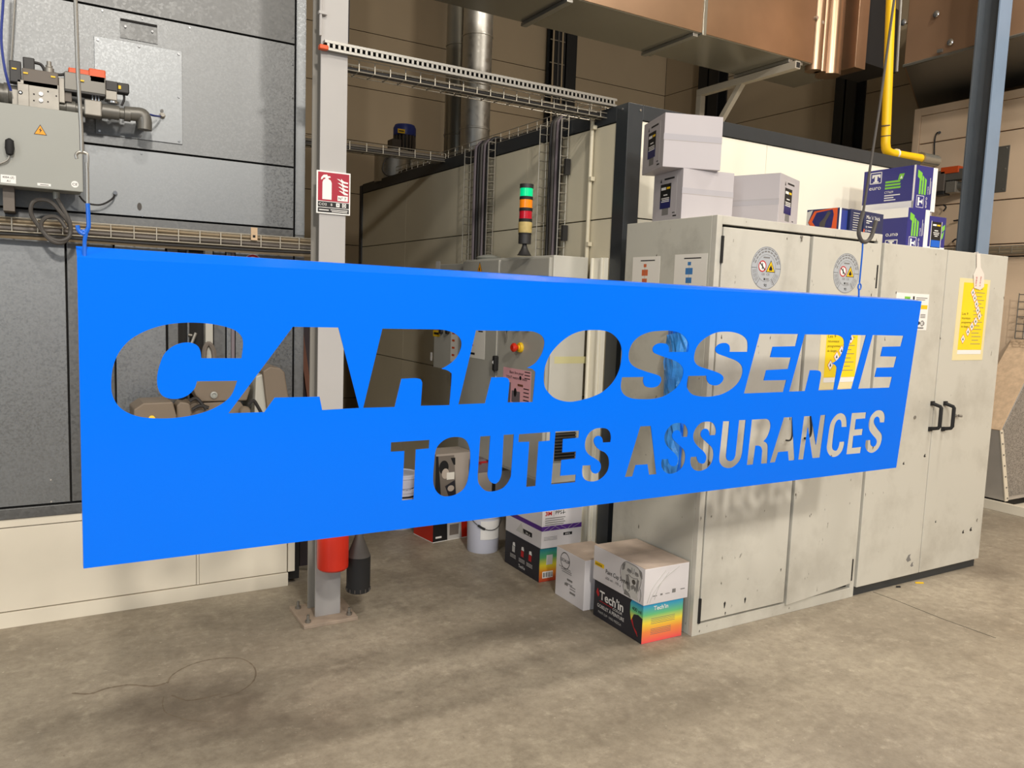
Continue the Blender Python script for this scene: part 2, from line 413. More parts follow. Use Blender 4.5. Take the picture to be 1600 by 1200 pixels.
def column(label, x, y, wx, wy, z0=0):
    t = thing('steel_column', label, 'column', (x, y, z0), 'black steel columns of the hall frame')
    if wx > wy:
        for nm, a, b, c, d in (('flange', x - wx / 2, x + wx / 2, y - wy / 2, y - wy / 2 + .02), ('flange', x - wx / 2, x + wx / 2, y + wy / 2 - .02, y + wy / 2), ('web', x - .01, x + .01, y - wy / 2, y + wy / 2)):
            box(nm, 'steel_black', a, b, c, d, z0, 7, t)
    else:
        for nm, a, b, c, d in (('flange', x - wx / 2, x - wx / 2 + .02, y - wy / 2, y + wy / 2), ('flange', x + wx / 2 - .02, x + wx / 2, y - wy / 2, y + wy / 2), ('web', x - wx / 2, x + wx / 2, y - .01, y + .01)):
            box(nm, 'steel_black', a, b, c, d, z0, 7, t)
    return t
column('black steel column left of the round silver flue', 4.44, 8.88, .24, .2)
column('black steel column with cables run up it, right of the round flue', 5.87, 8.86, .34, .2)
column('black steel column behind the grey duct bracket', 7.66, 7.95, .18, .36)
column('black steel column behind the yellow gas pipe', 7.66, 5.84, .18, .26)
t = thing('cable_riser', 'thin cable ladder rising beside the second black column', 'cable ladder', (5.62, 8.9, 0))
for k, x in enumerate((5.66, 5.74, 5.80)): MB().tube([(x, 8.74, 1.2), (x + .01, 8.74, 3.4), (x - .01, 8.74, 7)], .012, 5).build('cable', ('wall_beige', 'cable_grey', 'wall_beige')[k], t)
mb = MB()
for z in [2.6 + .28 * i for i in range(15)]: mb.rod((5.62, 8.745, z), (5.84, 8.745, z), .006)
mb.build('rungs', 'wire', t)

# ---------------------------------------------------------------- hanging sign
GLYPHS = [  # outlines of the cut letters on the sign plane: x, z in 0.1 mm; s = smooth point
    ('C', '4241,13723 4277,14088s 4218,14287s 4015,14436s 3639,14534s 3206,14573s 2783,14554s 2410,14481s 2063,14344s 1762,14143s 1541,13859s 1419,13532s 1379,13182s 1400,12897s 1515,12650s 1701,12487s 1960,12376s 2307,12322s 2682,12314s 3087,12357s 3479,12462s 3812,12637s 4014,12843s 4139,13171 3210,13178 3155,13006s 3004,12849s 2812,12775s 2602,12781s 2436,12866s 2351,13049s 2337,13274s 2380,13521s 2486,13812s 2654,13991s 2864,14087s 3076,14099s 3225,14026s 3289,13901s 3310,13729'),
    ('A', '3931,12376 5487,14510 6669,14506 7267,12380 6265,12363 6192,12716 5048,12727 4791,12369'),
    ('R', '7378,12380 7878,14496 9527,14496 9774,14472s 10026,14397s 10193,14274s 10262,14116s 10230,13912s 10098,13686s 9878,13507s 9658,13397 9808,13361s 9935,13292s 9981,13166s 9938,12359 9050,12375 9078,12982 9074,13026s 9019,13116s 8886,13146s 8814,13149 8460,13138 8279,12368'),
    ('R', '10217,12372 10710,14484 12457,14486 12683,14465s 12914,14379s 13034,14248s 13057,14080s 12983,13815s 12809,13575s 12644,13456s 12478,13391 12648,13360s 12751,13286s 12776,13165s 12722,12355 11842,12374 11882,12943 11855,13050s 11785,13106s 11662,13125 11272,13125 11087,12371'),
    ('O', '14803,14545s 14437,14515s 14104,14423s 13780,14253s 13486,14018s 13265,13765s 13119,13436s 13081,13126s 13111,12872s 13225,12674s 13560,12428s 14108,12313s 14727,12391s 15047,12473s 15318,12577s 15612,12775s 15829,13017s 15978,13324s 16034,13673s 16024,13920s 15939,14145s 15746,14348s 15482,14487s 15176,14540s'),
    ('S', '18861,13854 18889,14006s 18857,14157s 18681,14372s 18384,14509s 18013,14562s 17541,14552s 17134,14506s 16739,14377s 16461,14168s 16332,13920s 16313,13692s 16399,13505s 16621,13357s 17033,13226s 17534,13102s 17706,13025s 17743,12896s 17643,12748s 17481,12688s 17261,12683s 17066,12740s 16980,12890s 16991,13037 16087,13043 16051,12785s 16102,12597s 16256,12447s 16554,12343s 16987,12302s 17480,12303s 17921,12376s 18250,12517s 18522,12706s 18675,12964s 18718,13159s 18661,13334s 18492,13477s 18227,13586s 17882,13674s 17542,13771s 17372,13835s 17310,13940s 17357,14046s 17516,14131s 17708,14148s 17906,14111s 17998,14005s 18015,13855'),
    ('S', '21714,13856 21709,14078s 21642,14283s 21403,14440s 21014,14538s 20576,14562s 20149,14528s 19767,14403s 19425,14204s 19223,13963s 19158,13679s 19216,13503s 19404,13370s 19802,13265s 20268,13148s 20523,13043s 20611,12928s 20545,12794s 20368,12696s 20123,12691s 19934,12762s 19817,12898s 19791,13032 18945,13036 18894,12763s 18935,12609s 19125,12427s 19398,12342s 19792,12297s 20156,12304s 20582,12363s 21008,12511s 21337,12732s 21506,12981s 21533,13209s 21436,13394s 21167,13544s 20716,13671s 20273,13796s 20140,13919s 20190,14052s 20366,14146s 20611,14165s 20772,14098s 20829,13986s 20825,13858'),
    ('E', '21676,12359 22271,14506 24334,14515 24224,14061 23001,14039 22904,13656 24023,13638 23910,13214 22750,13182 22653,12808 23866,12801 23739,12356'),
    ('R', '24057,12362 24691,14507 26347,14507 26684,14480s 26937,14373s 27023,14186s 26995,13904s 26834,13638s 26612,13483s 26385,13392 26532,13359s 26661,13280s 26694,13123s 26603,12356 25715,12363 25796,12919 25782,13043s 25666,13121s 25478,13145 25148,13150 24950,12359'),
    ('I', '26818,12366 27432,14508 28343,14510 27699,12369'),
    ('E', '28113,12371 28759,14521 30797,14507 30668,14068 29469,14049 29381,13658 30457,13644 30330,13200 29208,13197 29112,12820 30267,12803 30150,12363'),
    ('T', '8190,11398 9339,11399 9336,11154 8936,11149 8904,9734 8552,9741 8588,11130 8186,11139'),
    ('O', '10180,11435s 9957,11424s 9758,11344s 9602,11206s 9528,11028s 9505,10754s 9485,10425s 9492,10184s 9536,10014s 9641,9856s 9805,9747s 10009,9718s 10234,9753s 10458,9874s 10576,10071s 10621,10295s 10653,10594s 10653,10896s 10614,11105s 10514,11298s 10366,11400s'),
    ('U', '10961,11404 11296,11404 11255,10357 11250,10224s 11320,10064s 11432,9977s 11542,9958s 11648,10036s 11708,10166s 11726,10281 11747,11407 12100,11407 12059,10254 12043,10100s 11918,9896s 11724,9767s 11442,9725s 11202,9771s 11025,9917s 10934,10078s 10915,10308'),
    ('T', '12279,11397 13404,11405 13405,11136 12997,11131 12945,9755 12604,9756 12652,11148 12267,11159'),
    ('E', '13592,11408 14486,11391 14486,11163 13891,11153 13877,10735 14399,10735 14399,10506 13865,10494 13842,10000 14439,9991 14428,9746 13513,9755'),
    ('S', '15749,10945 15760,11111s 15703,11281s 15567,11392s 15360,11428s 15108,11416s 14888,11304s 14762,11107s 14736,10903s 14783,10736s 14929,10582s 15163,10452s 15349,10324s 15409,10173s 15366,10030s 15243,9961s 15114,9988s 15019,10099s 14998,10246 14684,10260 14669,10086s 14717,9896s 14849,9771s 15079,9710s 15333,9730s 15557,9847s 15701,10025s 15740,10253s 15688,10467s 15536,10624s 15326,10721s 15165,10856s 15081,11006s 15100,11108s 15197,11174s 15312,11168s 15406,11090s 15440,10953'),
    ('A', '16416,9744 16953,11402 17406,11394 17774,9729 17444,9734 17352,10101 16850,10110 16739,9738'),
    ('S', '19068,10929 19084,11112s 18977,11312s 18819,11411s 18578,11439s 18344,11400s 18149,11252s 18045,11078s 18034,10898s 18114,10736s 18288,10566s 18538,10390s 18669,10244s 18694,10105s 18629,9972s 18512,9947s 18375,9991s 18294,10089s 18240,10218 17975,10225 17956,10091s 18013,9905s 18171,9756s 18412,9691s 18678,9727s 18880,9838s 19003,10013s 19031,10242s 18969,10453s 18822,10589s 18632,10726s 18442,10874s 18373,11003s 18423,11125s 18537,11187s 18658,11169s 18748,11085s 18780,10946'),
    ('S', '20397,10915 20412,11097s 20303,11296s 20141,11394s 19895,11422s 19656,11384s 19458,11236s 19353,11063s 19343,10884s 19425,10722s 19603,10554s 19859,10378s 19993,10233s 20020,10094s 19955,9962s 19835,9937s 19695,9981s 19611,10078s 19556,10207 19286,10214 19267,10081s 19326,9896s 19488,9748s 19734,9683s 20005,9718s 20211,9828s 20335,10003s 20362,10230s 20298,10441s 20148,10576s 19953,10713s 19759,10860s 19688,10988s 19739,11109s 19855,11171s 19978,11153s 20070,11069s 20103,10931'),
    ('U', '20729,11396 21045,11382 20993,10187 21003,10070s 21092,9959s 21238,9930s 21378,9985s 21447,10109 21523,11399 21864,11390 21797,10179 21735,9972s 21572,9795s 21324,9685s 21068,9689s 20840,9769s 20684,9931s 20652,10118'),
    ('R', '22070,9715 22176,11388 22911,11383 23087,11315s 23183,11143s 23160,10929s 23047,10695s 22875,10545 23035,10468s 23120,10306s 23146,9702 22814,9714 22824,10206 22761,10329s 22637,10397s 22468,10407 22401,9714'),
    ('A', '23281,9716 23873,11395 24326,11385 24647,9714 24313,9718 24228,10088 23711,10086 23575,9714'),
    ('N', '24853,9719 24998,11387 25412,11382 25809,10236 25947,11389 26241,11391 26102,9710 25661,9721 25266,10942 25146,9703'),
    ('C', '27604,10849 27549,11135s 27428,11320s 27200,11414s 26969,11391s 26753,11260s 26585,11052s 26522,10776s 26480,10321s 26461,10093s 26550,9883s 26742,9729s 26981,9674s 27247,9733s 27443,9901s 27518,10103s 27530,10258 27222,10264 27187,10073s 27086,9937s 26970,9927s 26844,10004s 26805,10174s 26828,10633s 26869,10937s 26964,11111s 27113,11168s 27222,11073s 27268,10860'),
    ('E', '27703,9727 27843,11393 28760,11389 28739,11138 28149,11134 28121,10713 28637,10718 28608,10464 28072,10460 28054,9965 28630,9973 28593,9719'),
    ('S', '30005,10915 30019,11129s 29906,11334s 29680,11431s 29387,11422s 29135,11274s 28995,11069s 28972,10833s 29075,10616s 29310,10417s 29543,10244s 29604,10107s 29537,9977s 29395,9932s 29237,10022s 29189,10225 28877,10230 28863,10019s 28971,9827s 29194,9705s 29448,9688s 29729,9804s 29893,10009s 29946,10247s 29878,10439s 29617,10641s 29401,10838s 29320,10974s 29364,11118s 29503,11178s 29639,11106s 29705,10930'),
]

YS = 2.0
def outline(s):
    P = []
    for w_ in s.split():
        sm = w_.endswith('s'); x, z = w_.rstrip('s').split(','); P.append((int(x) / 1e4, int(z) / 1e4, sm))
    out = []; n = len(P)
    for i in range(n):
        a, b = P[i], P[(i + 1) % n]; out.append((a[0], a[1]))
        if a[2] or b[2]:
            p0 = P[i - 1] if a[2] else a; p3 = P[(i + 2) % n] if b[2] else b
            for k in range(1, 5):
                t = k / 5; q = []
                for j in (0, 1):
                    q.append(.5 * (2 * a[j] + (b[j] - p0[j]) * t + (2 * p0[j] - 5 * a[j] + 4 * b[j] - p3[j]) * t * t + (3 * a[j] - p0[j] - 3 * b[j] + p3[j]) * t ** 3))
                out.append(tuple(q))
    return out
sign = thing('hanging_sign', 'long blue metal sign with cut-out CARROSSERIE TOUTES ASSURANCES letters hanging on hooks', 'sign', (1.6, YS, .89))
SX0, SX1, SX1B, SZ0, SZ1 = .075, 3.184, 3.108, .8925, 1.5966
cu = bpy.data.curves.new('sheet', 'CURVE'); cu.dimensions = '2D'; cu.fill_mode = 'BOTH'; cu.extrude = .0012
for pts in [[(SX0, SZ0), (SX1B, SZ0), (SX1, SZ1), (SX0, SZ1)]] + [outline(g) for _, g in GLYPHS]:
    sp = cu.splines.new('POLY'); sp.points.add(len(pts) - 1); sp.use_cyclic_u = True
    for q, (x, z) in zip(sp.points, pts): q.co = (x, z, 0, 1)
ob = bpy.data.objects.new('sheet', cu); me = bpy.data.meshes.new_from_object(ob); bpy.data.objects.remove(ob); bpy.data.curves.remove(cu)
o0 = origin(sign)
for v in me.vertices: v.co = V((v.co.x, YS + .0012 - v.co.z, v.co.y)) - o0
me.materials.clear(); me.materials.append(MATS['sign_blue']); me.name = 'face_sheet'
fix_normals(me)
o = bpy.data.objects.new('face_sheet', me); col.objects.link(o); o.parent = sign
# top return: folded back and slightly up
MB().prism([(SX0, YS, SZ1), (SX1, YS, SZ1), (SX1, YS + .05, SZ1 + .008), (SX0, YS + .05, SZ1 + .026)], (0, .0004, -.0022)).build('top_return', 'sign_blue', sign)
mb = MB().box(SX0, SX0 + .0024, YS + .0024, YS + .03, SZ0, SZ1 - .002)
mb.build('end_return', 'sign_blue', sign)
box('bottom_return', 'sign_blue', SX0, SX1B, YS + .0024, YS + .025, SZ0, SZ0 + .0024, sign)

# left suspension: grey rod with a hook, a link rod, and the blue painted hook that carries the sign
yh = YS + .012
def P(px, py, y=yh): return at(px, py, 'y', y)
t = thing('suspension_rod', 'grey steel rod with hooked end hanging above the left end of the blue sign', 'hook', P(128, 243))
top = P(118, 0); top2 = top + (top - P(128, 240)) * 1.6
MB().tube([top2, top, P(122, 120), P(127, 200), P(128, 238)], .0042, 8).build('rod', 'zinc', t, True)
MB().tube(smooth_path([P(120, 248), P(119, 242), P(123, 238), P(129, 238), P(135, 240), P(137, 246), P(136.5, 262)], 5), .0034, 8).build('hook', 'zinc', t, True)
t = thing('link_hook', 'bare steel link rod with blue dipped lower half above the left sign hook', 'hook', P(137, 300))
MB().tube([P(135.5, 254), P(136.5, 270), P(137, 318)], .0036, 8).build('bare_half', 'zinc', t, True)
MB().tube(smooth_path([P(137, 318), P(138.5, 350), P(137, 358), P(133, 365), P(127, 364), P(122.5, 359), P(121, 352)], 5), .0045, 8).build('blue_half', 'hook_blue', t, True)
t = thing('sign_hook', 'short blue hook fixed in the top left corner of the sign', 'hook', P(132, 402))
MB().tube(smooth_path([P(128, 364), P(131, 361), P(134, 366), P(132.5, 374), P(132, 384), V((P(132, 402).x, YS + .008, SZ1 - .012))], 5), .0042, 8).build('rod', 'hook_blue', t, True)
# right suspension
t = thing('suspension_cable', 'dark steel cable ending in a large open hook above the right end of the sign', 'hook', P(1348, 378))
top = P(1397, 0); top2 = top + (top - P(1350, 330)) * 1.3
MB().tube([top2, top, P(1374, 170), P(1349, 330)], .0048, 8).build('rod', 'cable_grey', t, True)
MB().tube(smooth_path([P(1349, 330), P(1343.5, 352), P(1342, 366), P(1347, 377), P(1355, 377), P(1362, 368), P(1369, 345)], 6), .0078, 8).build('hook', 'cable_grey', t, True)
t = thing('sign_hook', 'thin blue wire hook with a ring fixed in the top right corner of the sign', 'hook', P(1341, 465))
MB().tube(smooth_path([P(1348, 377), P(1347.5, 392), P(1345, 420), P(1343, 442)], 4), .0032, 7).build('wire', 'hook_blue', t, True)
MB().tube([P(1343, 448) + V((math.cos(a) * .009, 0, math.sin(a) * .012)) for a in [i * math.pi / 6 for i in range(12)]], .003, 6, True).build('ring', 'hook_blue', t, True)
MB().tube([P(1342, 452), V((P(1341, 466).x, YS + .008, SZ1 - .012))], .0035, 7).build('rod', 'hook_blue', t, True)

# ---------------------------------------------------------------- left oven: galvanised front
YO = 4.071
ov = thing('curing_oven', 'tall galvanised steel oven front on a cream plinth, left side', 'oven', (0, YO, 0))
OX1 = 1.172
box('back_body', 'seam_dark', -3, OX1 - .004, YO + .03, 6.2, .02, 4.6, ov)
def sheet(x0, x1, z0, z1, m_='galvanised', y=YO, t=.03, name='panel'): return box(name, m_, x0 + .004, x1 - .004, y, y + t, z0 + .004, z1 - .004, ov, .0015)
sheet(-3, 1.12, 2.757, 4.6, 'galvanised_dull'); sheet(-3, 1.12, 2.163, 2.757); sheet(-3, 1.12, 1.858, 2.163, 'galvanised_fine')
sheet(-3, 1.12, 1.757, 1.858, 'galvanised_dull')
box('corner_trim', 'galvanised_fine', 1.124, OX1, YO - .004, YO + .03, 1.83, 4.6, ov, .001)
box('corner_trim', 'galvanised_fine', 1.124, OX1, YO - .004, YO + .03, .545, 1.72, ov, .001)
box('corner_joint', 'galvanised_dull', 1.124, OX1, YO, YO + .03, 1.72, 1.83, ov)
sheet(-3, .109, .548, 1.745, 'galvanised_fine'); sheet(.109, .30, .548, 1.745, 'galvanised_dull')
sheet(.30, .52, .548, 1.745, 'galvanised_fine')
box('door_profile', 'galvanised_dull', .524, .568, YO - .02, YO + .03, .55, 1.74, ov, .002)
box('door_gap', 'seam_dark', .568, .608, YO + .01, YO + .03, .55, 1.74, ov)
box('door_profile', 'galvanised_dull', .608, .618, YO - .02, YO + .03, .55, 1.74, ov, .002)
box('door_profile', 'electric_grey', .69, .724, YO - .024, YO + .03, .55, 1.74, ov, .002)
sheet(.728, .79, .548, 1.745, 'galvanised_dull'); box('door_profile', 'galvanised_fine', .79, .81, YO - .016, YO + .03, .55, 1.74, ov, .002)
box('lock_strip', 'cable_mauve', .812, .828, YO - .01, YO + .03, .55, 1.74, ov, .001)
sheet(.83, 1.12, .548, 1.745, 'galvanised_fine')
hb = MB().tube([at(306, 520, 'y', YO - .04), at(296, 545, 'y', YO - .04)], .007).cyl(at(294, 523, 'y', YO - .03), at(300, 524, 'y', YO - .03), .006)
hb.build('door_handle', 'casting', ov, True)
MB().tube(smooth_path([at(318, 575, 'y', YO - .03), at(320, 545, 'y', YO - .03), at(327, 537, 'y', YO - .03), at(334, 550, 'y', YO - .03), at(335, 575, 'y', YO - .03)], 5), .012).build('flexible_hose', 'valve_brown', ov, True)
box('bottom_rail', 'galvanised_dull', -3, OX1 - .003, YO - .012, YO + .03, .497, .545, ov, .002)
# plinth panels
for x0, x1 in ((-3, .645), (.66, 1.095)):
    box('plinth_panel', 'plinth_cream', x0, x1, YO, YO + .03, .075, .455, ov, .001)
box('plinth_rail', 'plinth_cream', -3, 1.135, YO - .004, YO + .03, .46, .495, ov, .001)
box('plinth_rail', 'plinth_cream', -3, 1.10, YO - .006, YO + .03, 0, .07, ov, .001)
box('plinth_post', 'plinth_cream', 1.10, 1.135, YO - .004, YO + .03, .075, .46, ov, .001)
box('plinth_strip', 'plinth_cream', .647, .658, YO - .002, YO + .03, .075, .455, ov)
# access plate, lifting plate and screws
box('access_plate', 'galvanised_fine', .235, .595, YO - .006, YO, 2.208, 2.627, ov, .001)
box('lifting_plate', 'galvanised_dull', .339, .492, YO - .004, YO, 2.640, 2.724, ov)
box('lifting_lip', 'seam_dark', .341, .490, YO - .010, YO, 2.714, 2.722, ov)
mb = MB()
for x, z in ((.25, 2.612), (.415, 2.615), (.58, 2.612), (.58, 2.42), (.58, 2.222), (.25, 2.222), (.415, 2.222), (.36, 2.69), (.47, 2.69)):
    mb.cyl((x, YO, z), (x, YO - .011, z), .0065, .005, 10)
for z in (2.79, 2.66, 2.5, 2.27, 2.08, 1.92): mb.cyl((1.108, YO, z), (1.108, YO - .005, z), .004, n=8)
for x, z in ((.27, 2.74), (.43, 2.74), (.63, 2.74), (.42, 2.145), (.2, 1.735), (.42, 1.865), (1.07, 1.70), (.03, .56), (.03, .66)): mb.cyl((x, YO, z), (x, YO - .004, z), .004, n=8)
mb.build('screws', 'chrome', ov, True)
FO = Face((0, YO, 0), XA)
c = at(218, 327, 'y', YO); FO.disc('scorch_mark', c.x, c.z + .012, .010, 'cable_grey', ov, .0004, 0, 14, .018)

# warning signs on the oven front
t = thing('prohibition_sign', 'round red and white do-not-touch sign on the oven front', 'sign', at(394, 410, 'y', YO))
c = at(395, 411, 'y', YO); FO.disc('plate', c.x, c.z, .044, 'white_print', t, .001, .001)
FO.ring('red_ring', c.x, c.z, .031, .041, 'red_print', t, .0006, .0025)
FO.poly('red_bar', [(c.x - .030, c.z + .022), (c.x - .024, c.z + .028), (c.x + .030, c.z - .022), (c.x + .024, c.z - .028)], 'red_print', t, .0005, .0034)
FO.poly('hand', [(c.x - .006, c.z - .02), (c.x + .018, c.z - .02), (c.x + .02, c.z + .012), (c.x + .014, c.z + .012), (c.x + .013, c.z + .02), (c.x + .007, c.z + .02), (c.x + .006, c.z + .023), (c.x, c.z + .023), (c.x - .001, c.z + .018), (c.x - .006, c.z + .016)], 'black_print', t, .0004, .0022)
t = thing('warning_sign', 'small triangular black and orange warning sign beside the do-not-touch sign', 'sign', at(427, 415, 'y', YO))
c = at(427, 403, 'y', YO); FO.poly('border', [(c.x - .026, c.z - .045), (c.x + .026, c.z - .045), (c.x, c.z)], 'black_print', t, .001, .001)
FO.poly('field', [(c.x - .019, c.z - .041), (c.x + .019, c.z - .041), (c.x, c.z - .008)], 'orange', t, .0008, .0022)

# ---------------------------------------------------------------- control box on the oven
YB = 3.85
cb = thing('control_box', 'grey steel control box with lightning warning sticker mounted on the galvanised oven', 'control box', (-.1, YB, 1.93))
box('enclosure', 'box_grey', -.42, .168, YB, YB + .17, 1.930, 2.245, cb, .004)
box('lid_lip', 'box_grey', -.42, .172, YB - .004, YB + .012, 1.926, 2.249, cb, .003)
FC = Face((0, YB - .004, 0), XA)
def fa(px, py, y): q = at(px, py, 'y', y); return q.x, q.z
a, b = fa(63, 204, YB - .004)
FC.poly('warning_border', [(a - .023, b - .017), (a + .023, b - .017), (a, b + .024)], 'black_print', cb)
FC.poly('warning_field', [(a - .0195, b - .0150), (a + .0195, b - .0150), (a, b + .0195)], 'amber_sign', cb, .0008, .001)
FC.poly('lightning', [(a + .002, b + .010), (a - .005, b + .001), (a, b + .001), (a - .003, b - .010), (a + .006, b + .003), (a + .001, b + .003)], 'black_print', cb, .0005, .002)
a, b = fa(13, 279, YB - .004); FC.rect('label', a - .026, b - .018, a + .026, b + .014, 'white_print', cb); FC.text('lettering', '400A (Z)', a, b + .001, .008, 'black_print', cb, .040, True); FC.text('lettering', 'A1', a, b - .013, .008, 'black_print', cb, .012, True)
a, b = fa(69, 289, YB - .004); FC.rect('label', a - .024, b - .004, a + .024, b + .006, 'white_print', cb); FC.lines('print', [(a - .014, a + .016, b - .001, .003)], 'grey_print', cb)
a, b = fa(117, 288, YB - .004); FC.disc('mark_plate', a, b, .0135, 'white_print', cb); FC.text('mark', 'CE', a, b - .0045, .010, 'black_print', cb, .019, True)
a, b = fa(15, 229, YB - .02)
MB().lathe((a, YB - .004, b), [(.013, 0), (.013, .012), (.010, .016)], 16, (0, -1, 0)).build('lock_base', 'plastic_dark', cb, True)
MB().lathe((a, YB - .022, b - .036), [(.002, 0), (.013, .006), (.017, .03), (.015, .06), (.004, .068)], 14).build('knob', 'rubber', cb, True)
MB().tube(smooth_path([(a, YB - .02, b - .03), (a - .01, YB - .02, b - .055), (a - .05, YB - .015, b - .075), (a - .12, YB - .01, b - .08)], 5), .0035).build('chain', 'zinc', cb, True)
box('bracket', 'valve_brown', -.115, -.075, YB + .05, YO, 1.83, 1.93, cb); box('bracket', 'valve_brown', .10, .13, YB + .10, YO, 1.97, 2.0, cb)
MB().cyl(at(88, 300, 'y', 3.93), at(88.5, 311, 'y', 3.93), .013).build('cable_gland', 'box_grey', cb, True)

# coiled cable under the box, resting on the tray
t = thing('coiled_cable', 'grey cable coiled in two loops under the control box', 'cable', at(85, 380, 'y', 3.90))
loop = [(89, 310), (96, 322), (108, 345), (110, 365), (98, 379), (80, 376), (62, 355), (49, 335), (50, 318), (62, 312), (80, 316), (97, 335), (109, 352), (108, 370), (92, 376), (73, 368), (64, 352), (72, 340), (90, 340), (103, 356)]
MB().tube(smooth_path([at(x, y, 'y', 3.915 - .004 * (i % 3)) for i, (x, y) in enumerate(loop)], 5), .0085, 8).build('cable', 'cable_grey', t, True)
t = thing('wire', 'thin dark wire looping from the control box to a nut on the oven front', 'wire', at(180, 302, 'y', YO))
MB().tube(smooth_path([at(124, 306, 'y', 3.98), at(135, 317, 'y', 4.0), at(157, 320, 'y', 4.02), at(175, 311, 'y', 4.04), at(180, 302, 'y', YO - .005)], 5), .004).build('lead', 'cable_dark', t, True)
MB().cyl(at(180, 301, 'y', YO), at(180, 301, 'y', YO - .02), .009, n=8).build('nut', 'chrome', t)
t = thing('air_tube', 'dark blue air tube hanging down in front of the oven at the far left edge', 'tube', at(17, 140, 'y', 3.84))
MB().tube(smooth_path([at(6, -60, 'y', 3.82), at(5, 0, 'y', 3.82), at(2, 60, 'y', 3.82), at(8, 110, 'y', 3.82), at(17, 142, 'y', 3.84)], 5), .005).build('tube', 'motor_blue', t, True)
t = thing('sensor_rod', 'thin grey rod behind the valve block running up the oven front', 'rod', at(17, 100, 'y', 4.03))
MB().tube([at(25, -60, 'y', 4.03), at(23, 0, 'y', 4.03), at(17, 100, 'y', 4.03)], .004).build('rod', 'zinc', t, True)

# ---------------------------------------------------------------- gas train above the box
g = thing('gas_train', 'gas valve train of grey pipes with orange actuator on top of the control box', 'gas valves', at(60, 172, 'y', 3.93))
YG = 3.93
def G(px, py, dy=0): return at(px, py, 'y', YG + dy)
def gbox(name, m_, px0, py0, px1, py1, y0, y1, bevel=.002, parent=g):
    a = at(px0, py1, 'y', YG + y0); b = at(px1, py0, 'y', YG + y0)
    return box(name, m_, a.x, b.x, YG + y0, YG + y1, a.z, b.z, parent, bevel)
MB().lathe(G(-40, 141), [(.045, 0), (.045, .06), (.05, .062), (.05, .085), (.042, .087), (.042, .10), (.047, .10), (.047, .115), (.04, .118), (.04, .15)], 18, (1, 0, .0)).build('bellows', 'pipe_grey', g, True)
gbox('valve_block', 'casting', 28, 133, 92, 172, -.05, .05)
gbox('flange', 'casting', 19, 140, 28, 165, -.04, .04)
gbox('mounting_plate', 'casting', 28, 132, 45, 166, -.056, -.05)
gbox('solenoid', 'valve_brown', 35, 114, 91, 133, -.05, .05, .004)
mb = MB()
for x, y in ((64, 147), (64, 157), (32, 145)): mb.lathe(G(x, y, -.05), [(.008, 0), (.008, .006), (.004, .006), (.004, .009)], 14, (0, -1, 0))
mb.build('test_nipples', 'chrome', g, True)
mb = MB()
for x, y in ((53, 147), (53, 157), (75, 143), (75, 159), (88, 150)): mb.cyl(G(x, y, -.05), G(x, y, -.052), .003, n=8)
mb.build('screws', 'seam_dark', g)
gbox('connector', 'plastic_dark', 15, 96, 33, 127, -.05, .0, .004)
gbox('connector', 'plastic_dark', 36, 91, 54, 112, -.03, .03, .004)
a = G(20, 106, -.051); 
for px, py in ((22, 107), (40, 114), (83, 120), (128, 126)):
    p = G(px, py, -.0525); MB().box(p.x - .008, p.x + .008, YG - .0535, YG - .051, p.z - .003, p.z + .003).build('yellow_tag', 'yellow', g)
MB().tube(smooth_path([G(54, 98), G(64, 101), G(69, 110), G(68, 116)], 5), .006).build('lead', 'cable_dark', g, True)
MB().lathe(G(77, 115), [(.018, 0), (.018, .02), (.013, .024), (.013, .032), (.009, .032), (.009, .048)], 14).build('damper_knob', 'casting', g, True)
MB().tube(smooth_path([G(84, 115), G(95, 117), G(106, 114)], 4), .006).build('lead', 'cable_dark', g, True)
gbox('servo_motor', 'pipe_grey', 101, 121, 165, 139, -.045, .045, .003)
gbox('servo_base', 'plastic_dark', 101, 134, 164, 142, -.043, .043, .002)
gbox('actuator_cover', 'orange', 107, 110, 141, 120, -.04, .02, .004); gbox('actuator_cover', 'orange', 139, 110, 165, 122, -.045, .03, .004)
gbox('actuator_foot', 'plastic_dark', 141, 121, 164, 127, -.045, .03, .002); gbox('actuator_foot', 'rubber', 102, 112, 110, 120, -.035, .02, .002)
gbox('coupling', 'casting', 92, 122, 101, 160, -.035, .035, .003)
gbox('bracket', 'valve_brown', 100, 140, 112, 158, -.03, .03)
mb = MB()
for x in (145, 150, 155): mb.cyl(G(x, 140), G(x, 162), .005, n=8)
mb.build('spindles', 'chrome', g, True)
MB().lathe(G(92, 166), [(.022, 0), (.022, .025), (.028, .027), (.028, .06), (.022, .062), (.022, .12), (.026, .12), (.026, .16)], 18, (1, 0, 0)).build('pipe', 'pipe_grey', g, True)
gbox('union_block', 'casting', 132, 158, 159, 179, -.032, .032, .005)
MB().lathe(G(159, 173), [(.030, 0), (.030, .066), (.024, .068), (.024, .085), (.031, .087), (.031, .11), (.028, .112)], 20, (1, 0, 0)).build('pipe', 'pipe_grey', g, True)
MB().tube(smooth_path([G(196, 177), G(208, 178), G(222, 180), G(226, 190), G(226, 203)], 6), .030, 16).build('elbow', 'pipe_grey', g, True)
MB().tube(smooth_path([G(220, 181), G(221, 190, .05), G(222, 196, .138)], 4), .024, 12).build('inlet', 'pipe_grey', g, True)
MB().lathe(G(177, 162), [(.024, 0), (.024, .008), (.014, .010), (.014, .02)], 14).build('switch_foot', 'chrome', g, True)
gbox('switch_body', 'casting', 165, 141, 183, 155, -.03, .03, .003); gbox('switch_cap', 'plastic_dark', 165, 128, 184, 142, -.03, .03, .003)
gbox('plug', 'plastic_dark', 183, 131, 202, 144, -.025, .025, .005)
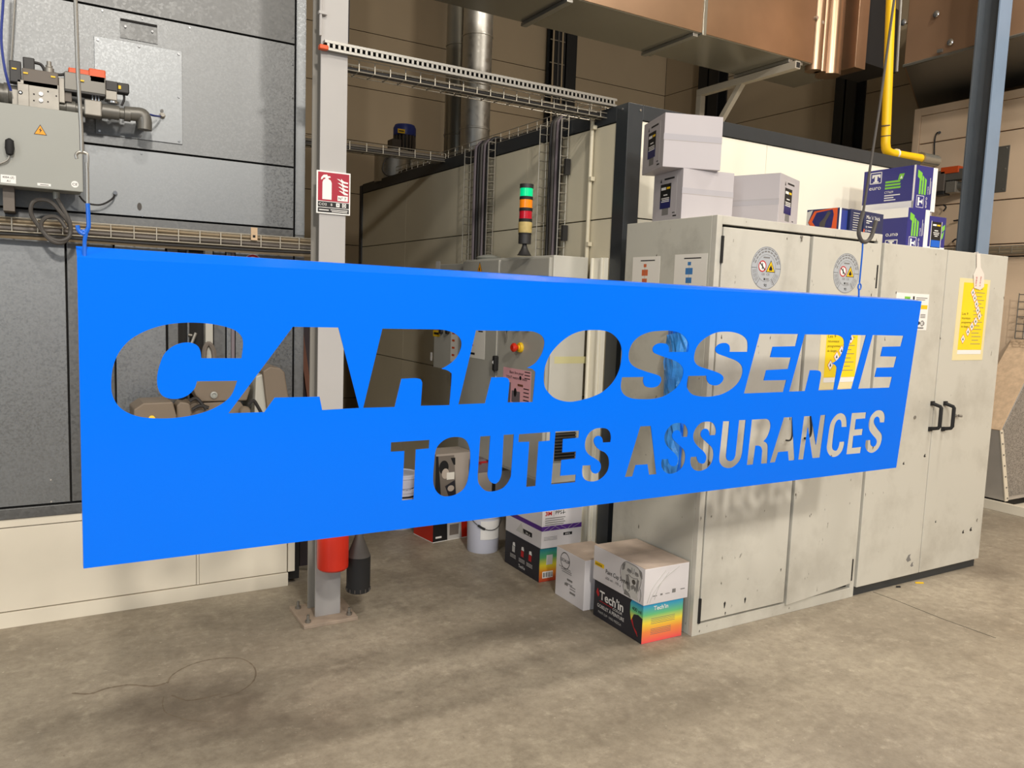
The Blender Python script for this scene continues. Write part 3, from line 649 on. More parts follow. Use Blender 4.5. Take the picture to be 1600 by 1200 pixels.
p = G(187, 136, -.028); MB().box(p.x - .005, p.x + .005, YG - .029, YG - .025, p.z - .008, p.z + .006).build('yellow_tag', 'yellow', g)
MB().tube(smooth_path([G(193, 144), G(194, 155), G(190, 165)], 5), .005).build('lead', 'cable_dark', g, True)
MB().tube(smooth_path([G(234, 179), G(242, 181, .04), G(250, 182, .10)], 4), .0045).build('pilot_tube', 'motor_blue', g, True)
MB().lathe(at(253, 181, 'y', YO), [(.014, 0), (.014, .01), (.009, .012), (.009, .03)], 10, (0, -1, 0)).build('tube_fitting', 'casting', g, True)
MB().cyl(at(253, 173, 'y', YO), at(253, 173, 'y', YO - .012), .007, n=10).build('tube_fitting', 'chrome', g, True)

# ---------------------------------------------------------------- cable trays
def basket(name, label, p0, p1, side, wd, h, step, cables, r=.0028, group=None):
    """wire basket from p0 to p1 (bottom line), width along side, walls up; cables lie in it"""
    t = thing(name, label, 'cable tray', p0, group); p0, p1, side = V(p0), V(p1), V(side).normalized(); d = (p1 - p0); L = d.length; d.normalize()
    up = ZA if abs(d.z) < .9 else V((-1, 0, 0))
    mb = MB()
    for a, b in ((0, 0), (wd / 2, 0), (wd, 0), (0, h), (wd, h), (0, h * .5), (wd, h * .5)): mb.rod(p0 + side * a + up * b, p1 + side * a + up * b, r)
    mb.build('long_wires', 'wire', t)
    mb = MB(); n = int(L / step)
    for i in range(n + 1):
        q = p0 + d * (i * L / n)
        mb.rod(q + up * h, q, r); mb.rod(q, q + side * wd, r); mb.rod(q + side * wd, q + side * wd + up * h, r)
    mb.build('cross_wires', 'wire', t)
    for k, (a, b, rr, m_) in enumerate(cables):
        path = [p0 + d * (L * i / 10) + side * (a + random.uniform(-.004, .004)) + up * (b + random.uniform(-.003, .003)) for i in range(11)]
        MB().tube(path, rr, 7).build('cable', m_, t, True)
    return t
basket('cable_tray', 'wire cable tray full of cables running along the galvanised oven front', (-1.3, 3.985, 1.752), (1.215, 3.985, 1.752), YA, .07, .058, .09,
       [(.02, .016, .012, 'valve_brown'), (.03, .034, .012, 'wall_beige'), (.05, .014, .013, 'cable_grey'), (.05, .038, .010, 'valve_brown'), (.015, .048, .008, 'wall_beige'), (.03, -.018, .011, 'wall_beige'), (.01, -.012, .006, 'cable_dark')])
t = thing('tray_tag', 'small rusty tag plate hung on the oven cable tray', 'tag', at(397, 372, 'y', 3.98))
a = at(392, 375, 'y', 3.978); b = at(402, 356, 'y', 3.978)
MB().box(a.x, b.x, 3.974, 3.978, a.z, b.z).build('plate', 'machine_dust', t); Face((0, 3.974, 0), XA).rect('slot', a.x + .008, a.z + .012, b.x - .010, a.z + .024, 'seam_dark', t)
# tray between the post and the booth with its slotted channel
t1 = basket('cable_tray', 'wire cable tray bridging from the grey post to the booth corner', (1.20, 3.585, 2.548), (2.72, 3.585, 2.548), YA, .10, .05, .075,
            [(.02, .012, .010, 'cable_dark'), (.045, .012, .012, 'cable_grey'), (.07, .014, .010, 'cable_grey')])
ch = thing('slotted_channel', 'slotted zinc channel bar fixed to the post above the bridging cable tray', 'channel', (1.1, 3.535, 2.60))
box('top_lip', 'zinc', 1.10, 2.71, 3.530, 3.560, 2.630, 2.642, ch); box('bottom_lip', 'zinc', 1.10, 2.71, 3.530, 3.560, 2.600, 2.611, ch)
box('back', 'seam_dark', 1.10, 2.71, 3.553, 3.560, 2.611, 2.630, ch)
mb = MB()
for i in range(64): x = 1.11 + i * .025; mb.box(x, x + .011, 3.530, 3.534, 2.610, 2.631)
mb.build('slot_bridges', 'zinc', ch)
box('end_cap', 'orange', 1.075, 1.115, 3.522, 3.552, 2.598, 2.618, ch, .004)
basket('cable_tray', 'wire cable tray running behind the grey post toward the motor on the booth roof', (1.176, 5.60, 2.565), (2.69, 5.60, 2.575), YA, .10, .06, .12,
       [(.02, .014, .014, 'cable_grey'), (.05, .014, .014, 'valve_brown'), (.08, .016, .014, 'cable_grey'), (.04, .036, .012, 'valve_brown')])
basket('cable_tray', 'wire cable tray lying along the left roof edge of the booth', (2.70, 3.75, 2.600), (2.70, 6.6, 2.600), XA, .10, .06, .11,
       [(.03, .014, .012, 'cable_grey'), (.06, .014, .012, 'valve_brown')])

# ---------------------------------------------------------------- grey post
PX0, PX1 = 1.092, 1.214
po = thing('support_post', 'light grey steel H-beam post bolted to the floor in front of the oven', 'post', (1.15, 3.62, 0))
box('front_flange', 'post_grey', PX0, PX1, 3.56, 3.570, .016, 7, po, .001); box('rear_flange', 'post_shaded', PX0, PX1, 3.68, 3.690, .016, 7, po, .001)
box('web', 'post_shaded', 1.149, 1.157, 3.570, 3.68, .016, 7, po)
MB().prism([(1.016, 3.479, 0), (1.275, 3.479, 0), (1.29, 3.745, 0), (1.02, 3.745, 0)], (0, 0, .016)).build('base_plate', 'base_plate', po, bevel=.002)
for x, y in ((1.045, 3.515), (1.245, 3.52), (1.05, 3.70), (1.245, 3.70)):
    b = MB().cyl((x, y, .016), (x, y, .028), .014, n=6).build('nut', 'zinc', po); MB().cyl((x, y, .028), (x, y, .052), .007, n=10).build('stud', 'zinc', b, True)
MB().tube([(1.085, 3.548, 2.66), (1.087, 3.548, 3.4), (1.087, 3.548, 7)], .006, 7).build('conduit', 'post_grey', po, True)
MB().tube([(1.217, 3.562, 2.66), (1.219, 3.562, 3.4), (1.219, 3.562, 7)], .003, 5).build('conduit', 'cable_dark', po, True)
for z in (2.75, 3.3): MB().box(1.076, 1.112, 3.540, 3.560, z, z + .012).build('clip', 'post_grey', po)

# fire extinguisher sign
FX = Face((0, 3.552, 0), XA)
es = thing('extinguisher_sign', 'red and white fire extinguisher sign marked CO2 on the grey post', 'sign', (1.154, 3.555, 1.9))
ex0, ex1, ez0, ez1 = 1.076, 1.232, 1.897, 2.085
box('plate', 'white_print', ex0, ex1, 3.552, 3.560, ez0, ez1, es, .001)
FX.rect('red_field', ex0 + .006, ez0 + .056, ex1 - .006, ez1 - .006, 'crimson', es)
FX.rect('black_band', ex0 + .006, ez0 + .029, ex1 - .006, ez0 + .053, 'black_print', es); FX.rect('black_band', ex0 + .006, ez0 + .006, ex1 - .006, ez0 + .026, 'black_print', es)
bx = ex0 + .047
FX.poly('extinguisher_pictogram', [(bx - .021, ez0 + .063), (bx + .021, ez0 + .063), (bx + .021, ez0 + .137), (bx + .016, ez0 + .148), (bx + .006, ez0 + .153), (bx + .006, ez0 + .158), (bx + .016, ez0 + .160), (bx + .014, ez0 + .166), (bx + .002, ez0 + .166), (bx + .0, ez0 + .172), (bx - .016, ez0 + .170), (bx - .027, ez0 + .158), (bx - .028, ez0 + .148), (bx - .022, ez0 + .150), (bx - .016, ez0 + .158), (bx - .008, ez0 + .158), (bx - .008, ez0 + .153), (bx - .017, ez0 + .148), (bx - .021, ez0 + .137)], 'white_print', es, .0006, .001)
for k in range(4):
    z = ez0 + .148 - k * .017; x = ex0 + .092 + k * .003
    FX.poly('flame_pictogram', [(x, z + .010), (x + .012, z + .003), (x + .026, z - .007), (ex1 - .012, z - .008), (ex1 - .012, z - .002), (x + .034, z + .001), (x + .026, z + .006), (x + .020, z + .012), (x + .020, z + .004), (x + .010, z + .009)], 'white_print', es, .0006, .001)
FX.rect('number_plate', ex0 + .096, ez0 + .061, ex1 - .012, ez0 + .084, 'white_print', es, .0006, .001); FX.text('lettering', 'N° 7', ex0 + .100, ez0 + .067, .011, 'black_print', es, .036, lift=.003)
FX.text('lettering', 'CO2', ex0 + .010, ez0 + .036, .011, 'white_print', es, .036, lift=.002); FX.text('lettering', 'B', ex0 + .065, ez0 + .036, .011, 'white_print', es, lift=.002)
FX.rect('pictogram', ex0 + .090, ez0 + .033, ex0 + .106, ez0 + .050, 'white_print', es, .0004, .001); FX.poly('lightning', [(ex0 + .099, ez0 + .048), (ex0 + .094, ez0 + .041), (ex0 + .098, ez0 + .041), (ex0 + .096, ez0 + .035), (ex0 + .102, ez0 + .043), (ex0 + .098, ez0 + .043)], 'black_print', es, .0003, .0016)
FX.rect('pictogram', ex0 + .118, ez0 + .033, ex0 + .136, ez0 + .050, 'white_print', es, .0004, .001); FX.ring('drop_mark', ex0 + .127, ez0 + .0415, .004, .0065, 'black_print', es, .0004, .0016)
FX.lines('small_print', [(ex0 + .012, ex0 + .056, ez0 + .014, .004), (ex0 + .064, ex1 - .012, ez0 + .017, .003), (ex0 + .070, ex1 - .014, ez0 + .010, .003)], 'white_print', es)

# fire extinguisher
c = at(520, 870, 'y', 3.482); cx = c.x; zb = at(520, 893, 'y', 3.45).z
fe = thing('fire_extinguisher', 'red fire extinguisher with black horn hung on the grey post', 'extinguisher', (cx, 3.482, zb))
MB().lathe((cx, 3.482, zb), [(.052, 0), (.062, .003), (.071, .012), (.072, .03), (.072, .40), (.066, .435), (.045, .462), (.022, .475), (.022, .50)], 28).build('cylinder', 'extinguisher_red', fe, True)
MB().lathe((cx, 3.482, zb + .50), [(.018, 0), (.018, .03), (.012, .034)], 14).build('valve', 'zinc', fe, True)
MB().box(cx - .012, cx + .012, 3.40, 3.50, zb + .53, zb + .545).build('handle', 'rubber', fe); MB().box(cx - .012, cx + .012, 3.39, 3.47, zb + .50, zb + .512).build('handle', 'rubber', fe)
hx = at(560, 900, 'y', 3.50)
zt, z1, z0 = at(560, 838, 'y', 3.5).z, at(560, 868, 'y', 3.5).z, at(560, 923, 'y', 3.5).z
horn = MB().lathe((hx.x, 3.50, z0), [(.050, 0), (.056, .004), (.056, z1 - z0)], 24).build('horn', 'rubber', fe, True)
MB().lathe((hx.x, 3.50, z1 - .001), [(.056, 0), (.020, zt - z1), (.017, zt - z1 + .16)], 24).build('horn_cone', 'cable_grey', fe, True)
mb = MB()
for i in range(14): a = R(i * 26); mb.box(hx.x + .0565 * math.cos(a) - .002, hx.x + .0565 * math.cos(a) + .002, 3.5 + .0565 * math.sin(a) - .002, 3.5 + .0565 * math.sin(a) + .002, z0 + .006, z0 + .022)
mb.build('grip_ribs', 'cable_grey', horn)
MB().tube(smooth_path([(hx.x, 3.5, zt + .15), (hx.x, 3.49, zt + .30), (hx.x - .04, 3.48, zt + .36), (cx + .01, 3.48, zb + .52)], 6), .012).build('hose', 'rubber', fe, True)
MB().box(cx - .03, cx + .03, 3.545, 3.56, zb + .30, zb + .42).build('wall_hook', 'rubber', fe)

# leaning boards between the oven corner and the post
t = thing('leaning_board', 'dark plum board standing upright in the gap behind the grey post', 'board', (1.30, 4.30, 0))
MB().prism([(1.24, 4.34, 0), (1.40, 4.34, 0), (1.40, 4.34, 1.62), (1.24, 4.34, 1.62)], (0, .02, 0)).build('board', 'board_plum', t)
t = thing('wooden_batten', 'thin red-brown wooden batten leaning in the gap behind the grey post', 'batten', (1.33, 4.22, 0))
p, q = at(488, 650, 'y', 4.26), at(473, 540, 'y', 4.30); d = (q - p)
p0 = p - d * (p.z / d.z); q = q + d * .9
MB().prism([p0 + V((-.014, 0, 0)), p0 + V((.014, 0, 0)), q + V((.014, 0, 0)), q + V((-.014, 0, 0))], (0, .02, 0)).build('batten', 'wood_red', t)

# burner unit with taupe covers, seen through the letters C and A
YU = 3.84
bu = thing('burner_unit', 'taupe plastic-covered burner with round sight glass in front of the oven doors', 'burner', at(330, 660, 'y', 3.9))
def pxpoly(pts, y): return [at(x, y_, 'y', y) for x, y_ in pts]
def pp(name, m_, pts, y, dy, parent, bevel=.006): return MB().prism(pxpoly(pts, y), (0, dy, 0)).build(name, m_, parent, bevel=bevel)
pp('lower_cover', 'burner_taupe', [(209, 640), (224, 630), (270, 628), (276, 650), (276, 690), (210, 690)], YU - .04, .20, bu)
pp('main_housing', 'burner_taupe', [(300, 604), (311, 594), (378, 592), (392, 606), (386, 626), (314, 628), (306, 618)], YU, .18, bu)
pp('blower_case', 'burner_taupe', [(275, 640), (300, 630), (375, 626), (384, 640), (384, 700), (275, 700)], YU + .01, .18, bu)
pp('fan_hood_side', 'electric_grey', [(400, 588), (424, 580), (430, 640), (420, 690), (396, 690)], YU - .02, .24, bu)
pp('fan_hood', 'burner_taupe', [(411, 580), (422, 573), (438, 575), (445, 582), (451, 620), (451, 690), (424, 690)], YU - .05, .24, bu)
c = at(334, 617, 'y', YU); MB().lathe(c, [(.016, 0), (.016, .008), (.010, .010), (.010, .004), (.004, .004)], 18, (0, -1, 0)).build('sight_glass', 'box_grey', bu, True)
MB().lathe(at(237, 654, 'y', YU - .04), [(.014, 0), (.014, .01), (.009, .012)], 16, (0, -1, 0)).build('brass_cap', 'yellow', bu, True)
pp('joint_cover', 'burner_taupe', [(276, 634), (282, 628), (296, 630), (300, 645), (296, 660), (276, 660)], YU - .02, .10, bu)
for pts in ([(296, 627), (306, 622), (316, 632), (322, 640)], [(300, 640), (312, 634), (326, 637)], [(388, 632), (396, 626), (402, 634), (408, 645)]):
    MB().tube(smooth_path([at(x, y, 'y', YU - .02) for x, y in pts], 4), .008).build('lead', 'cable_dark', bu, True)
MB().lathe(at(381, 642, 'y', YU - .02), [(.024, 0), (.026, .03), (.020, .04)], 16, (0, -1, 0)).build('motor_end', 'burner_taupe', bu, True)
box('wall_shelf', 'pipe_grey', .24, 1.02, YU - .04, YO - .03, .84, .862, bu)

# ---------------------------------------------------------------- white paint booth with anthracite frame
XB, YB0, ZB = 2.687, 3.40, 2.597
YB1, XB1 = 7.47, 5.26
bo = thing('spray_booth', 'cream panelled spray booth with anthracite frame behind the cabinets', 'booth', (XB, YB0, 0))
box('inner_body', 'seam_dark', XB + .03, XB1 - .03, YB0 + .03, YB1 - .03, 0, ZB - .06, bo)
box('corner_post', 'anthracite', XB, XB + .10, YB0, YB0 + .10, 0, ZB, bo, .002)
box('corner_post', 'anthracite', XB - .004, XB + .06, YB1 - .07, YB1, 0, ZB - .01, bo, .002)
box('corner_post', 'anthracite', XB1 - .10, XB1, YB0, YB0 + .1, 0, ZB, bo, .002)
box('roof_rail', 'anthracite', XB, XB + .06, YB0 + .10, YB1 - .07, ZB - .083, ZB, bo, .002)
box('roof_rail', 'anthracite', XB + .10, XB1 - .10, YB0, YB0 + .06, ZB - .078, ZB, bo, .002)
box('roof', 'booth_cream', XB + .06, XB1 - .03, YB0 + .06, YB1 - .03, ZB - .06, ZB - .02, bo)
ys = [YB0 + .10, 4.40, 5.25, 6.35, YB1 - .07]; zs = [.02, 1.004, 2.006, ZB - .085]
for y0, y1 in zip(ys, ys[1:]):
    for z0, z1 in zip(zs, zs[1:]): box('wall_panel', 'booth_cream', XB + .006, XB + .03, y0 + .0015, y1 - .0015, z0 + .0035, z1 - .0035, bo)
xs = [XB + .10, 3.75, XB1 - .10]
for x0, x1 in zip(xs, xs[1:]):
    for z0, z1 in zip(zs, zs[1:]): box('wall_panel', 'booth_white', x0 + .0015, x1 - .0015, YB0 + .008, YB0 + .03, z0 + .0035, z1 - .0035 + (.005 if z1 > 2.1 else 0), bo)
mb = MB()
for y in (YB0 + .045,): mb.cyl((XB, y, ZB - .028), (XB - .004, y, ZB - .028), .006, n=10)
mb.cyl((XB + .08, YB0, ZB - .03), (XB + .08, YB0 - .004, ZB - .03), .006, n=10); mb.build('screws', 'chrome', bo)
# cream cable duct standing against the booth corner
t = thing('cable_duct', 'cream ribbed cable duct standing between the electric cabinet and the dark booth corner', 'cable duct', (XB, 3.56, 0))
box('duct', 'booth_white', XB - .03, XB - .001, 3.505, 3.62, 0, 1.79, t, .002)
for y in (3.512, 3.60): box('rib', 'booth_white', XB - .044, XB - .03, y, y + .016, 0, 1.79, t, .003)
# vertical ladders on the left face
def ladder(label, y0, y1, zlow, ncab):
    t = thing('cable_ladder', label, 'cable ladder', (XB, (y0 + y1) / 2, zlow)); mb = MB(); x = XB - .012
    for y in (y0, y0 + (y1 - y0) * .33, y0 + (y1 - y0) * .66, y1): mb.rod((x, y, zlow), (x, y, ZB + .03), .003)
    for y in (y0, y1): mb.rod((x - .05, y, zlow), (x - .05, y, ZB + .0), .003)
    for i in range(16):
        z = zlow + i * (ZB - zlow) / 15; mb.rod((x, y0, z), (x, y1, z), .003)
        for y in (y0, y1): mb.rod((x, y, z), (x - .05, y, z), .003)
    mb.build('wires', 'wire', t)
    for k in range(ncab):
        f = (k + .5) / ncab; y = y0 + (y1 - y0) * (.12 + .62 * f); m_ = ('cable_dark', 'cable_mauve', 'cable_grey', 'cable_dark', 'cable_mauve')[k % 5]
        MB().tube(smooth_path([(XB - .030 - .006 * (k % 2), y, zlow - .01), (XB - .032, y + .004, 2.0), (XB - .034, y, ZB - .07), (XB - .02, y, ZB + .01), (XB + .03, y, ZB + .045), (XB + .10, y - .02, ZB + .03)], 5), .012 - .002 * (k % 2), 8).build('cable', m_, t, True)
    return t
ladder('vertical cable ladder with thick cables on the booth left of the signal light', 4.80, 5.15, 1.81, 5)
ladder('vertical cable ladder with thick cables on the booth right of the signal light', 3.93, 4.16, 1.81, 4)
for z in (1.9, 2.28): MB().box(XB - .04, XB - .006, 3.905, 3.925, z, z + .09).build('clip_plate', 'plastic_dark', bpy.data.objects['cable_ladder.001'])
yc = at(922, 300, 'x', XB - .01).y
t = thing('conduit', 'cream round conduit running up the booth beside its dark corner', 'conduit', (XB - .012, yc, 1.8))
MB().cyl((XB - .014, yc, 1.70), (XB - .014, yc, ZB - .005), .012).build('pipe', 'booth_cream', t, True)
for z in (1.86, 2.22, 2.50): MB().box(XB - .028, XB - .001, yc - .028, yc - .008, z, z + .022).build('clip', 'booth_cream', t)

# ---------------------------------------------------------------- electric cabinet on the booth's left side
XE, YE0, YE1, ZE0, ZE1 = 2.404, 3.65, 4.70, .52, 1.795
el = thing('electric_cabinet', 'grey electric cabinet with signal light on top and emergency stop', 'electric cabinet', (XE, YE0, 0))
box('body', 'electric_light', XE + .02, 2.655, YE0, YE1, ZE0, ZE1, el, .004)
box('wall_mount', 'plastic_dark', 2.655, XB + .005, YE0 + .1, YE1 - .1, ZE0 + .05, ZE1 - .1, el)
YM = 4.205
FE = Face((XE - .004, 0, 0), -YA)
d1 = box('door', 'electric_grey', XE - .004, XE + .019, YM + .010, YE1 - .01, ZE0 + .02, ZE1 - .012, el, .004)
d2 = box('door', 'electric_grey', XE - .004, XE + .019, YE0 + .008, YM - .010, ZE0 + .02, ZE1 - .012, el, .006)
box('door_gap_strip', 'white_print', XE + .008, XE + .019, YM - .010, YM + .010, ZE0 + .02, ZE1 - .012, el)
def fe_(px, py): return FE.uv(at(px, py, 'x', XE - .004))
a, b = fe_(780, 545); 
hb = MB().box(XE - .034, XE - .004, YM - .03, YM + .004, at(780, 580, 'x', XE).z, at(780, 556, 'x', XE).z).build('swing_handle', 'rubber', d2, bevel=.008)
MB().cyl(at(772, 566, 'x', XE - .03), at(772, 566, 'x', XE - .004), .012, n=12).build('lock', 'zinc', d1, True)
MB().tube(smooth_path([at(772, 568, 'x', XE - .03), at(770, 576, 'x', XE - .02), at(775, 586, 'x', XE - .012)], 4), .004).build('key', 'zinc', d1, True)
e = at(814, 543, 'x', XE - .004)
es_ = MB().lathe(e, [(.030, 0), (.030, .008), (.026, .016), (.015, .016), (.015, .024)], 22, (-1, 0, 0)).build('emergency_stop', 'yellow', d2, True)
MB().lathe(e + V((-.024, 0, 0)), [(.014, 0), (.018, .012), (.026, .018), (.026, .030), (.018, .038)], 22, (-1, 0, 0)).build('mushroom_button', 'extinguisher_red', es_, True)
for px in (794, 811, 827):
    q = at(px, 512, 'x', XE - .004); MB().lathe(q, [(.018, 0), (.018, .008), (.014, .01), (.014, .022)], 16, (-1, 0, 0)).build('selector_switch', 'plastic_dark', d2, True)
MB().tube([at(789, 516, 'x', XE - .02), at(791, 528, 'x', XE - .012), at(790, 535, 'x', XE - .01)], .004).build('key', 'zinc', d2, True)
for (px, py, s) in ((750, 409, 1.0),):
    a, b = fe_(px, py); FE.poly('warning_border', [(a - .038, b - .075), (a + .038, b - .075), (a, b)], 'black_print', d1); FE.poly('warning_field', [(a - .032, b - .071), (a + .032, b - .071), (a, b - .009)], 'amber_sign', d1, .0008, .001)
    FE.poly('lightning', [(a + .008, b - .030), (a - .010, b - .048), (a - .001, b - .048), (a - .007, b - .066), (a + .011, b - .046), (a + .002, b - .046)], 'black_print', d1, .0005, .002)
FS = Face((0, YE0, 0), XA)
def fs_(px, py): return FS.uv(at(px, py, 'y', YE0))
a0, b1 = fs_(866, 676); a1, b0 = fs_(896, 717)
gr = FS.rect('vent_frame', a0 - .01, b0 - .006, a1 + .012, b1 + .02, 'electric_grey', el, .008)
FS.rect('vent_back', a0, b0, a1, b1, 'seam_dark', gr, .001, .008)
n = 9
for i in range(n): z = b0 + (b1 - b0) * (i + .2) / n; MB().obox(FS.o, FS.u, FS.v, FS.n, a0, a1, z, z + (b1 - b0) / n * .42, .006, .016).build('louvre', 'cable_grey', gr)
a0, b0 = fs_(866, 567); a1, b1 = fs_(916, 557); FS.rect('old_tape', a0, b0 - .004, a1, b1, 'tape_yellow', el, .0006)
# sheets on the doors
t = thing('data_sheet', 'white data sheet with orange lines taped on the electric cabinet door', 'notice', at(750, 560, 'x', XE - .005))
a0, b1 = fe_(731, 470); a1, b0 = fe_(757, 562)
FE.rect('paper', a0, b0, a1, b1, 'paper', t, .001, .0005)
FE.rect('photo', a1 - .10, b0 + .20, a1 - .004, b0 + .36, 'black_print', t, .0003, .0016)
FE.lines('orange_print', [(a0 + .02, a0 + .095, b0 + .075 + i * .032, .012) for i in range(6)], 'orange', t, .0016); FE.lines('print', [(a0 + .05, a0 + .12, b0 + .02, .014), (a1 - .09, a1 - .03, b0 + .17, .008)], 'black_print', t, .0016)
t = thing('pink_notice', 'pink paper notice with a key picture on the electric cabinet door', 'notice', at(808, 600, 'x', XE - .005))
a0, b1 = fe_(787, 573); a1, b0 = fe_(828, 640)
FE.rect('paper', a0, b0, a1, b1, 'pink_paper', t, .001, .0005)
wd = a1 - a0
FE.text('lettering', 'Bien lire pour', a0 + wd * .5, b1 - .030, .016, 'black_print', t, wd * .5, True, lift=.003); FE.text('lettering', 'TOUT mettre en boîte', a0 + wd * .5, b1 - .060, .016, 'black_print', t, wd * .75, True, lift=.003)
FE.rect('photo', a0 + .0, b0, a0 + wd * .30, b1 - .085, 'cable_mauve', t, .0003, .0016); FE.rect('photo', a0 + wd * .34, b0 + .02, a0 + wd * .64, b1 - .13, 'cable_mauve', t, .0003, .0016); FE.rect('photo', a0 + wd * .55, b0 + .12, a0 + wd * .74, b1 - .085, 'wood_red', t, .0003, .002)
FE.disc('key_photo', a0 + wd * .47, b0 + .08, .016, 'black_print', t, .0003, .0022, 14, .026); FE.disc('key_photo', a0 + wd * .64, b0 + .17, .012, 'black_print', t, .0003, .0026, 10)
FE.lines('print', [(a0 + wd * .76, a0 + wd * .95, b0 + .02 + i * .022, .006) for i in range(5)] + [(a0 + wd * .78, a0 + wd * .97, b0 + .17 + i * .018, .005) for i in range(3)], 'black_print', t, .0016)
# smaller wall box at its far end
YX0, YX1 = 4.74, 5.18
sb = thing('junction_box', 'smaller grey electric box with yellow label left of the electric cabinet', 'electric box', (XE + .03, YX0, 1.05))
box('enclosure', 'electric_grey', XE + .03, 2.69, YX0, YX1, 1.045, 1.775, sb, .004)
FJ = Face((XE + .03, 0, 0), -YA)
def fj(px, py): return FJ.uv(at(px, py, 'x', XE + .03))
a, b = fj(682, 521); FJ.rect('yellow_label', a - .055, b - .022, a + .055, b + .022, 'yellow', sb); FJ.lines('print', [(a - .04, a + .04, b - .008, .016)], 'black_print', sb); FJ.rect('red_label', a - .045, b + .026, a + .05, b + .045, 'red_print', sb)
for px in (691, 701): q = at(px, 518, 'x', XE + .03); MB().lathe(q, [(.018, 0), (.018, .02)], 14, (-1, 0, 0)).build('selector_switch', 'plastic_dark', sb, True)
a, b = fj(674, 557); FJ.rect('white_label', a - .015, b - .03, a + .015, b + .03, 'white_print', sb)
a0, b1 = fj(705, 515); a1, b0 = fj(716, 567); FJ.rect('label_sheet', a0, b0, a1 + .02, b1, 'paper', sb); FJ.lines('orange_print', [(a0 + .02, a0 + .06, b0 + .04 + i * .05, .014) for i in range(4)], 'orange', sb)
a, b = fj(683, 415); FJ.rect('pale_label', a - .02, b - .03, a + .05, b + .03, 'pale_print', sb)
MB().box(XE + .06, 2.66, YX0 + .02, YX0 + .22, .93, 1.045).build('cable_entry', 'valve_brown', sb)
MB().tube(smooth_path([(XE + .10, YX0 + .12, 1.03), (XE + .06, YX0 + .10, .99), (XE + .08, YX0 + .04, .93), (XE + .16, YX0 + .03, .90)], 5), .014).build('lead', 'rubber', sb, True)
# pale lamp dome on the cabinet
c = at(752, 400, 'y', 4.6); t = thing('bulkhead_lamp', 'pale glass bulkhead lamp lying on top of the electric cabinet', 'lamp', (2.50, 4.52, ZE1))
MB().lathe((2.50, 4.52, ZE1), [(.07, 0), (.085, .012), (.07, .022), (.03, .032)], 20).build('glass', 'box_grey', t, True)

# ---------------------------------------------------------------- signal light
c = at(819.5, 385, 'y', 3.86); sx = c.x; sz = ZE1
st = thing('signal_light', 'stack signal light with lit green lens over amber and red on the electric cabinet', 'signal light', (sx, 3.86, sz))
def zat(py): return at(819, py, 'y', 3.86).z
MB().lathe((sx, 3.86, sz), [(.042, 0), (.036, .006), (.020, .035), (.013, .055), (.013, zat(381) - sz + .004)], 22).build('foot', 'plastic_dark', st, True)
def seg(name, y1, y0, r, m_): return MB().lathe((sx, 3.86, zat(y1)), [(r, 0), (r, zat(y0) - zat(y1))], 24).build(name, m_, st, True)
seg('base_housing', 381, 365, .0355, 'plastic_dark'); seg('base_ring', 366.5, 364, .037, 'rubber')
mb = MB().lathe((sx, 3.86, zat(364)), [(.037, 0), (.039, .012), (.038, .03), (.0395, .048), (.037, zat(347) - zat(364))], 22); mb.build('taped_module', 'tape_ochre', st, True)
seg('ring', 347, 342, .0375, 'rubber'); seg('red_lens', 342, 330, .036, 'lamp_red'); seg('ring', 330, 325, .0375, 'rubber'); seg('amber_lens', 325, 312, .036, 'lamp_amber'); seg('ring', 312, 307, .0375, 'rubber'); seg('green_lens', 307, 294, .036, 'lamp_green'); seg('cap', 294, 287.5, .0385, 'plastic_dark')

# ---------------------------------------------------------------- safety cabinets
AX0, AX1, AY0, AY1, AZ = 2.600, 3.782, 2.620, 3.253, 1.950
ca = thing('safety_cabinet', 'taller white safety cabinet with two round grey stickers, left of the pair', 'cabinet', (AX0, AY0, 0))
box('body', 'cabinet_side', AX0, AX1, AY0 + .03, AY1, 0, AZ, ca, .003)
box('front_frame', 'cabinet_white', AX0, AX0 + .034, AY0, AY0 + .0295, 0, AZ, ca, .002); box('front_frame', 'cabinet_white', AX1 - .034, AX1, AY0, AY0 + .0295, 0, AZ, ca, .002)
box('front_frame', 'cabinet_white', AX0 + .034, AX1 - .034, AY0, AY0 + .0295, AZ - .038, AZ, ca, .002); box('front_frame', 'cabinet_white', AX0 + .034, AX1 - .034, AY0, AY0 + .0295, 0, .055, ca, .002)
box('door_recess', 'seam_dark', AX0 + .034, AX1 - .034, AY0 + .024, AY0 + .034, .055, AZ - .038, ca)
gx = at(1266, 380, 'y', AY0).x
dA1 = box('door', 'cabinet_white', AX0 + .040, gx - .006, AY0 - .004, AY0 + .022, .066, AZ - .050, ca, .003)
dA2 = MB().prism([(gx + .008, AY0 - .012, AZ - .050), (AX1 - .042, AY0 - .012, AZ - .052), (AX1 - .044, AY0 - .012, .085), (gx + .006, AY0 - .012, .048)], (0, .034, 0)).build('door', 'cabinet_white', ca, bevel=.003)
for x, z in ((AX0 + .034, 1.80), (AX0 + .034, .12)): box('hinge', 'rubber', x - .004, x + .008, AY0 - .008, AY0 + .01, z - .06, z + .06, ca)
for x, z in ((AX1 - .036, 1.74), (AX1 - .040, .17)): box('hinge', 'rubber', x - .008, x + .004, AY0 - .012, AY0 + .01, z - .07, z + .05, ca)
for px, py in ((1252, 370), (1281, 373)):
    q = at(px, py, 'y', AY0 - .004); MB().lathe((q.x, AY0 - .004, q.z), [(.008, 0), (.008, .004), (.004, .006)], 12, (0, -1, 0)).build('lock', 'casting', ca, True); MB().box(q.x - .002, q.x + .003, AY0 - .010, AY0 - .004, q.z - .022, q.z - .004).build('key', 'casting', ca)
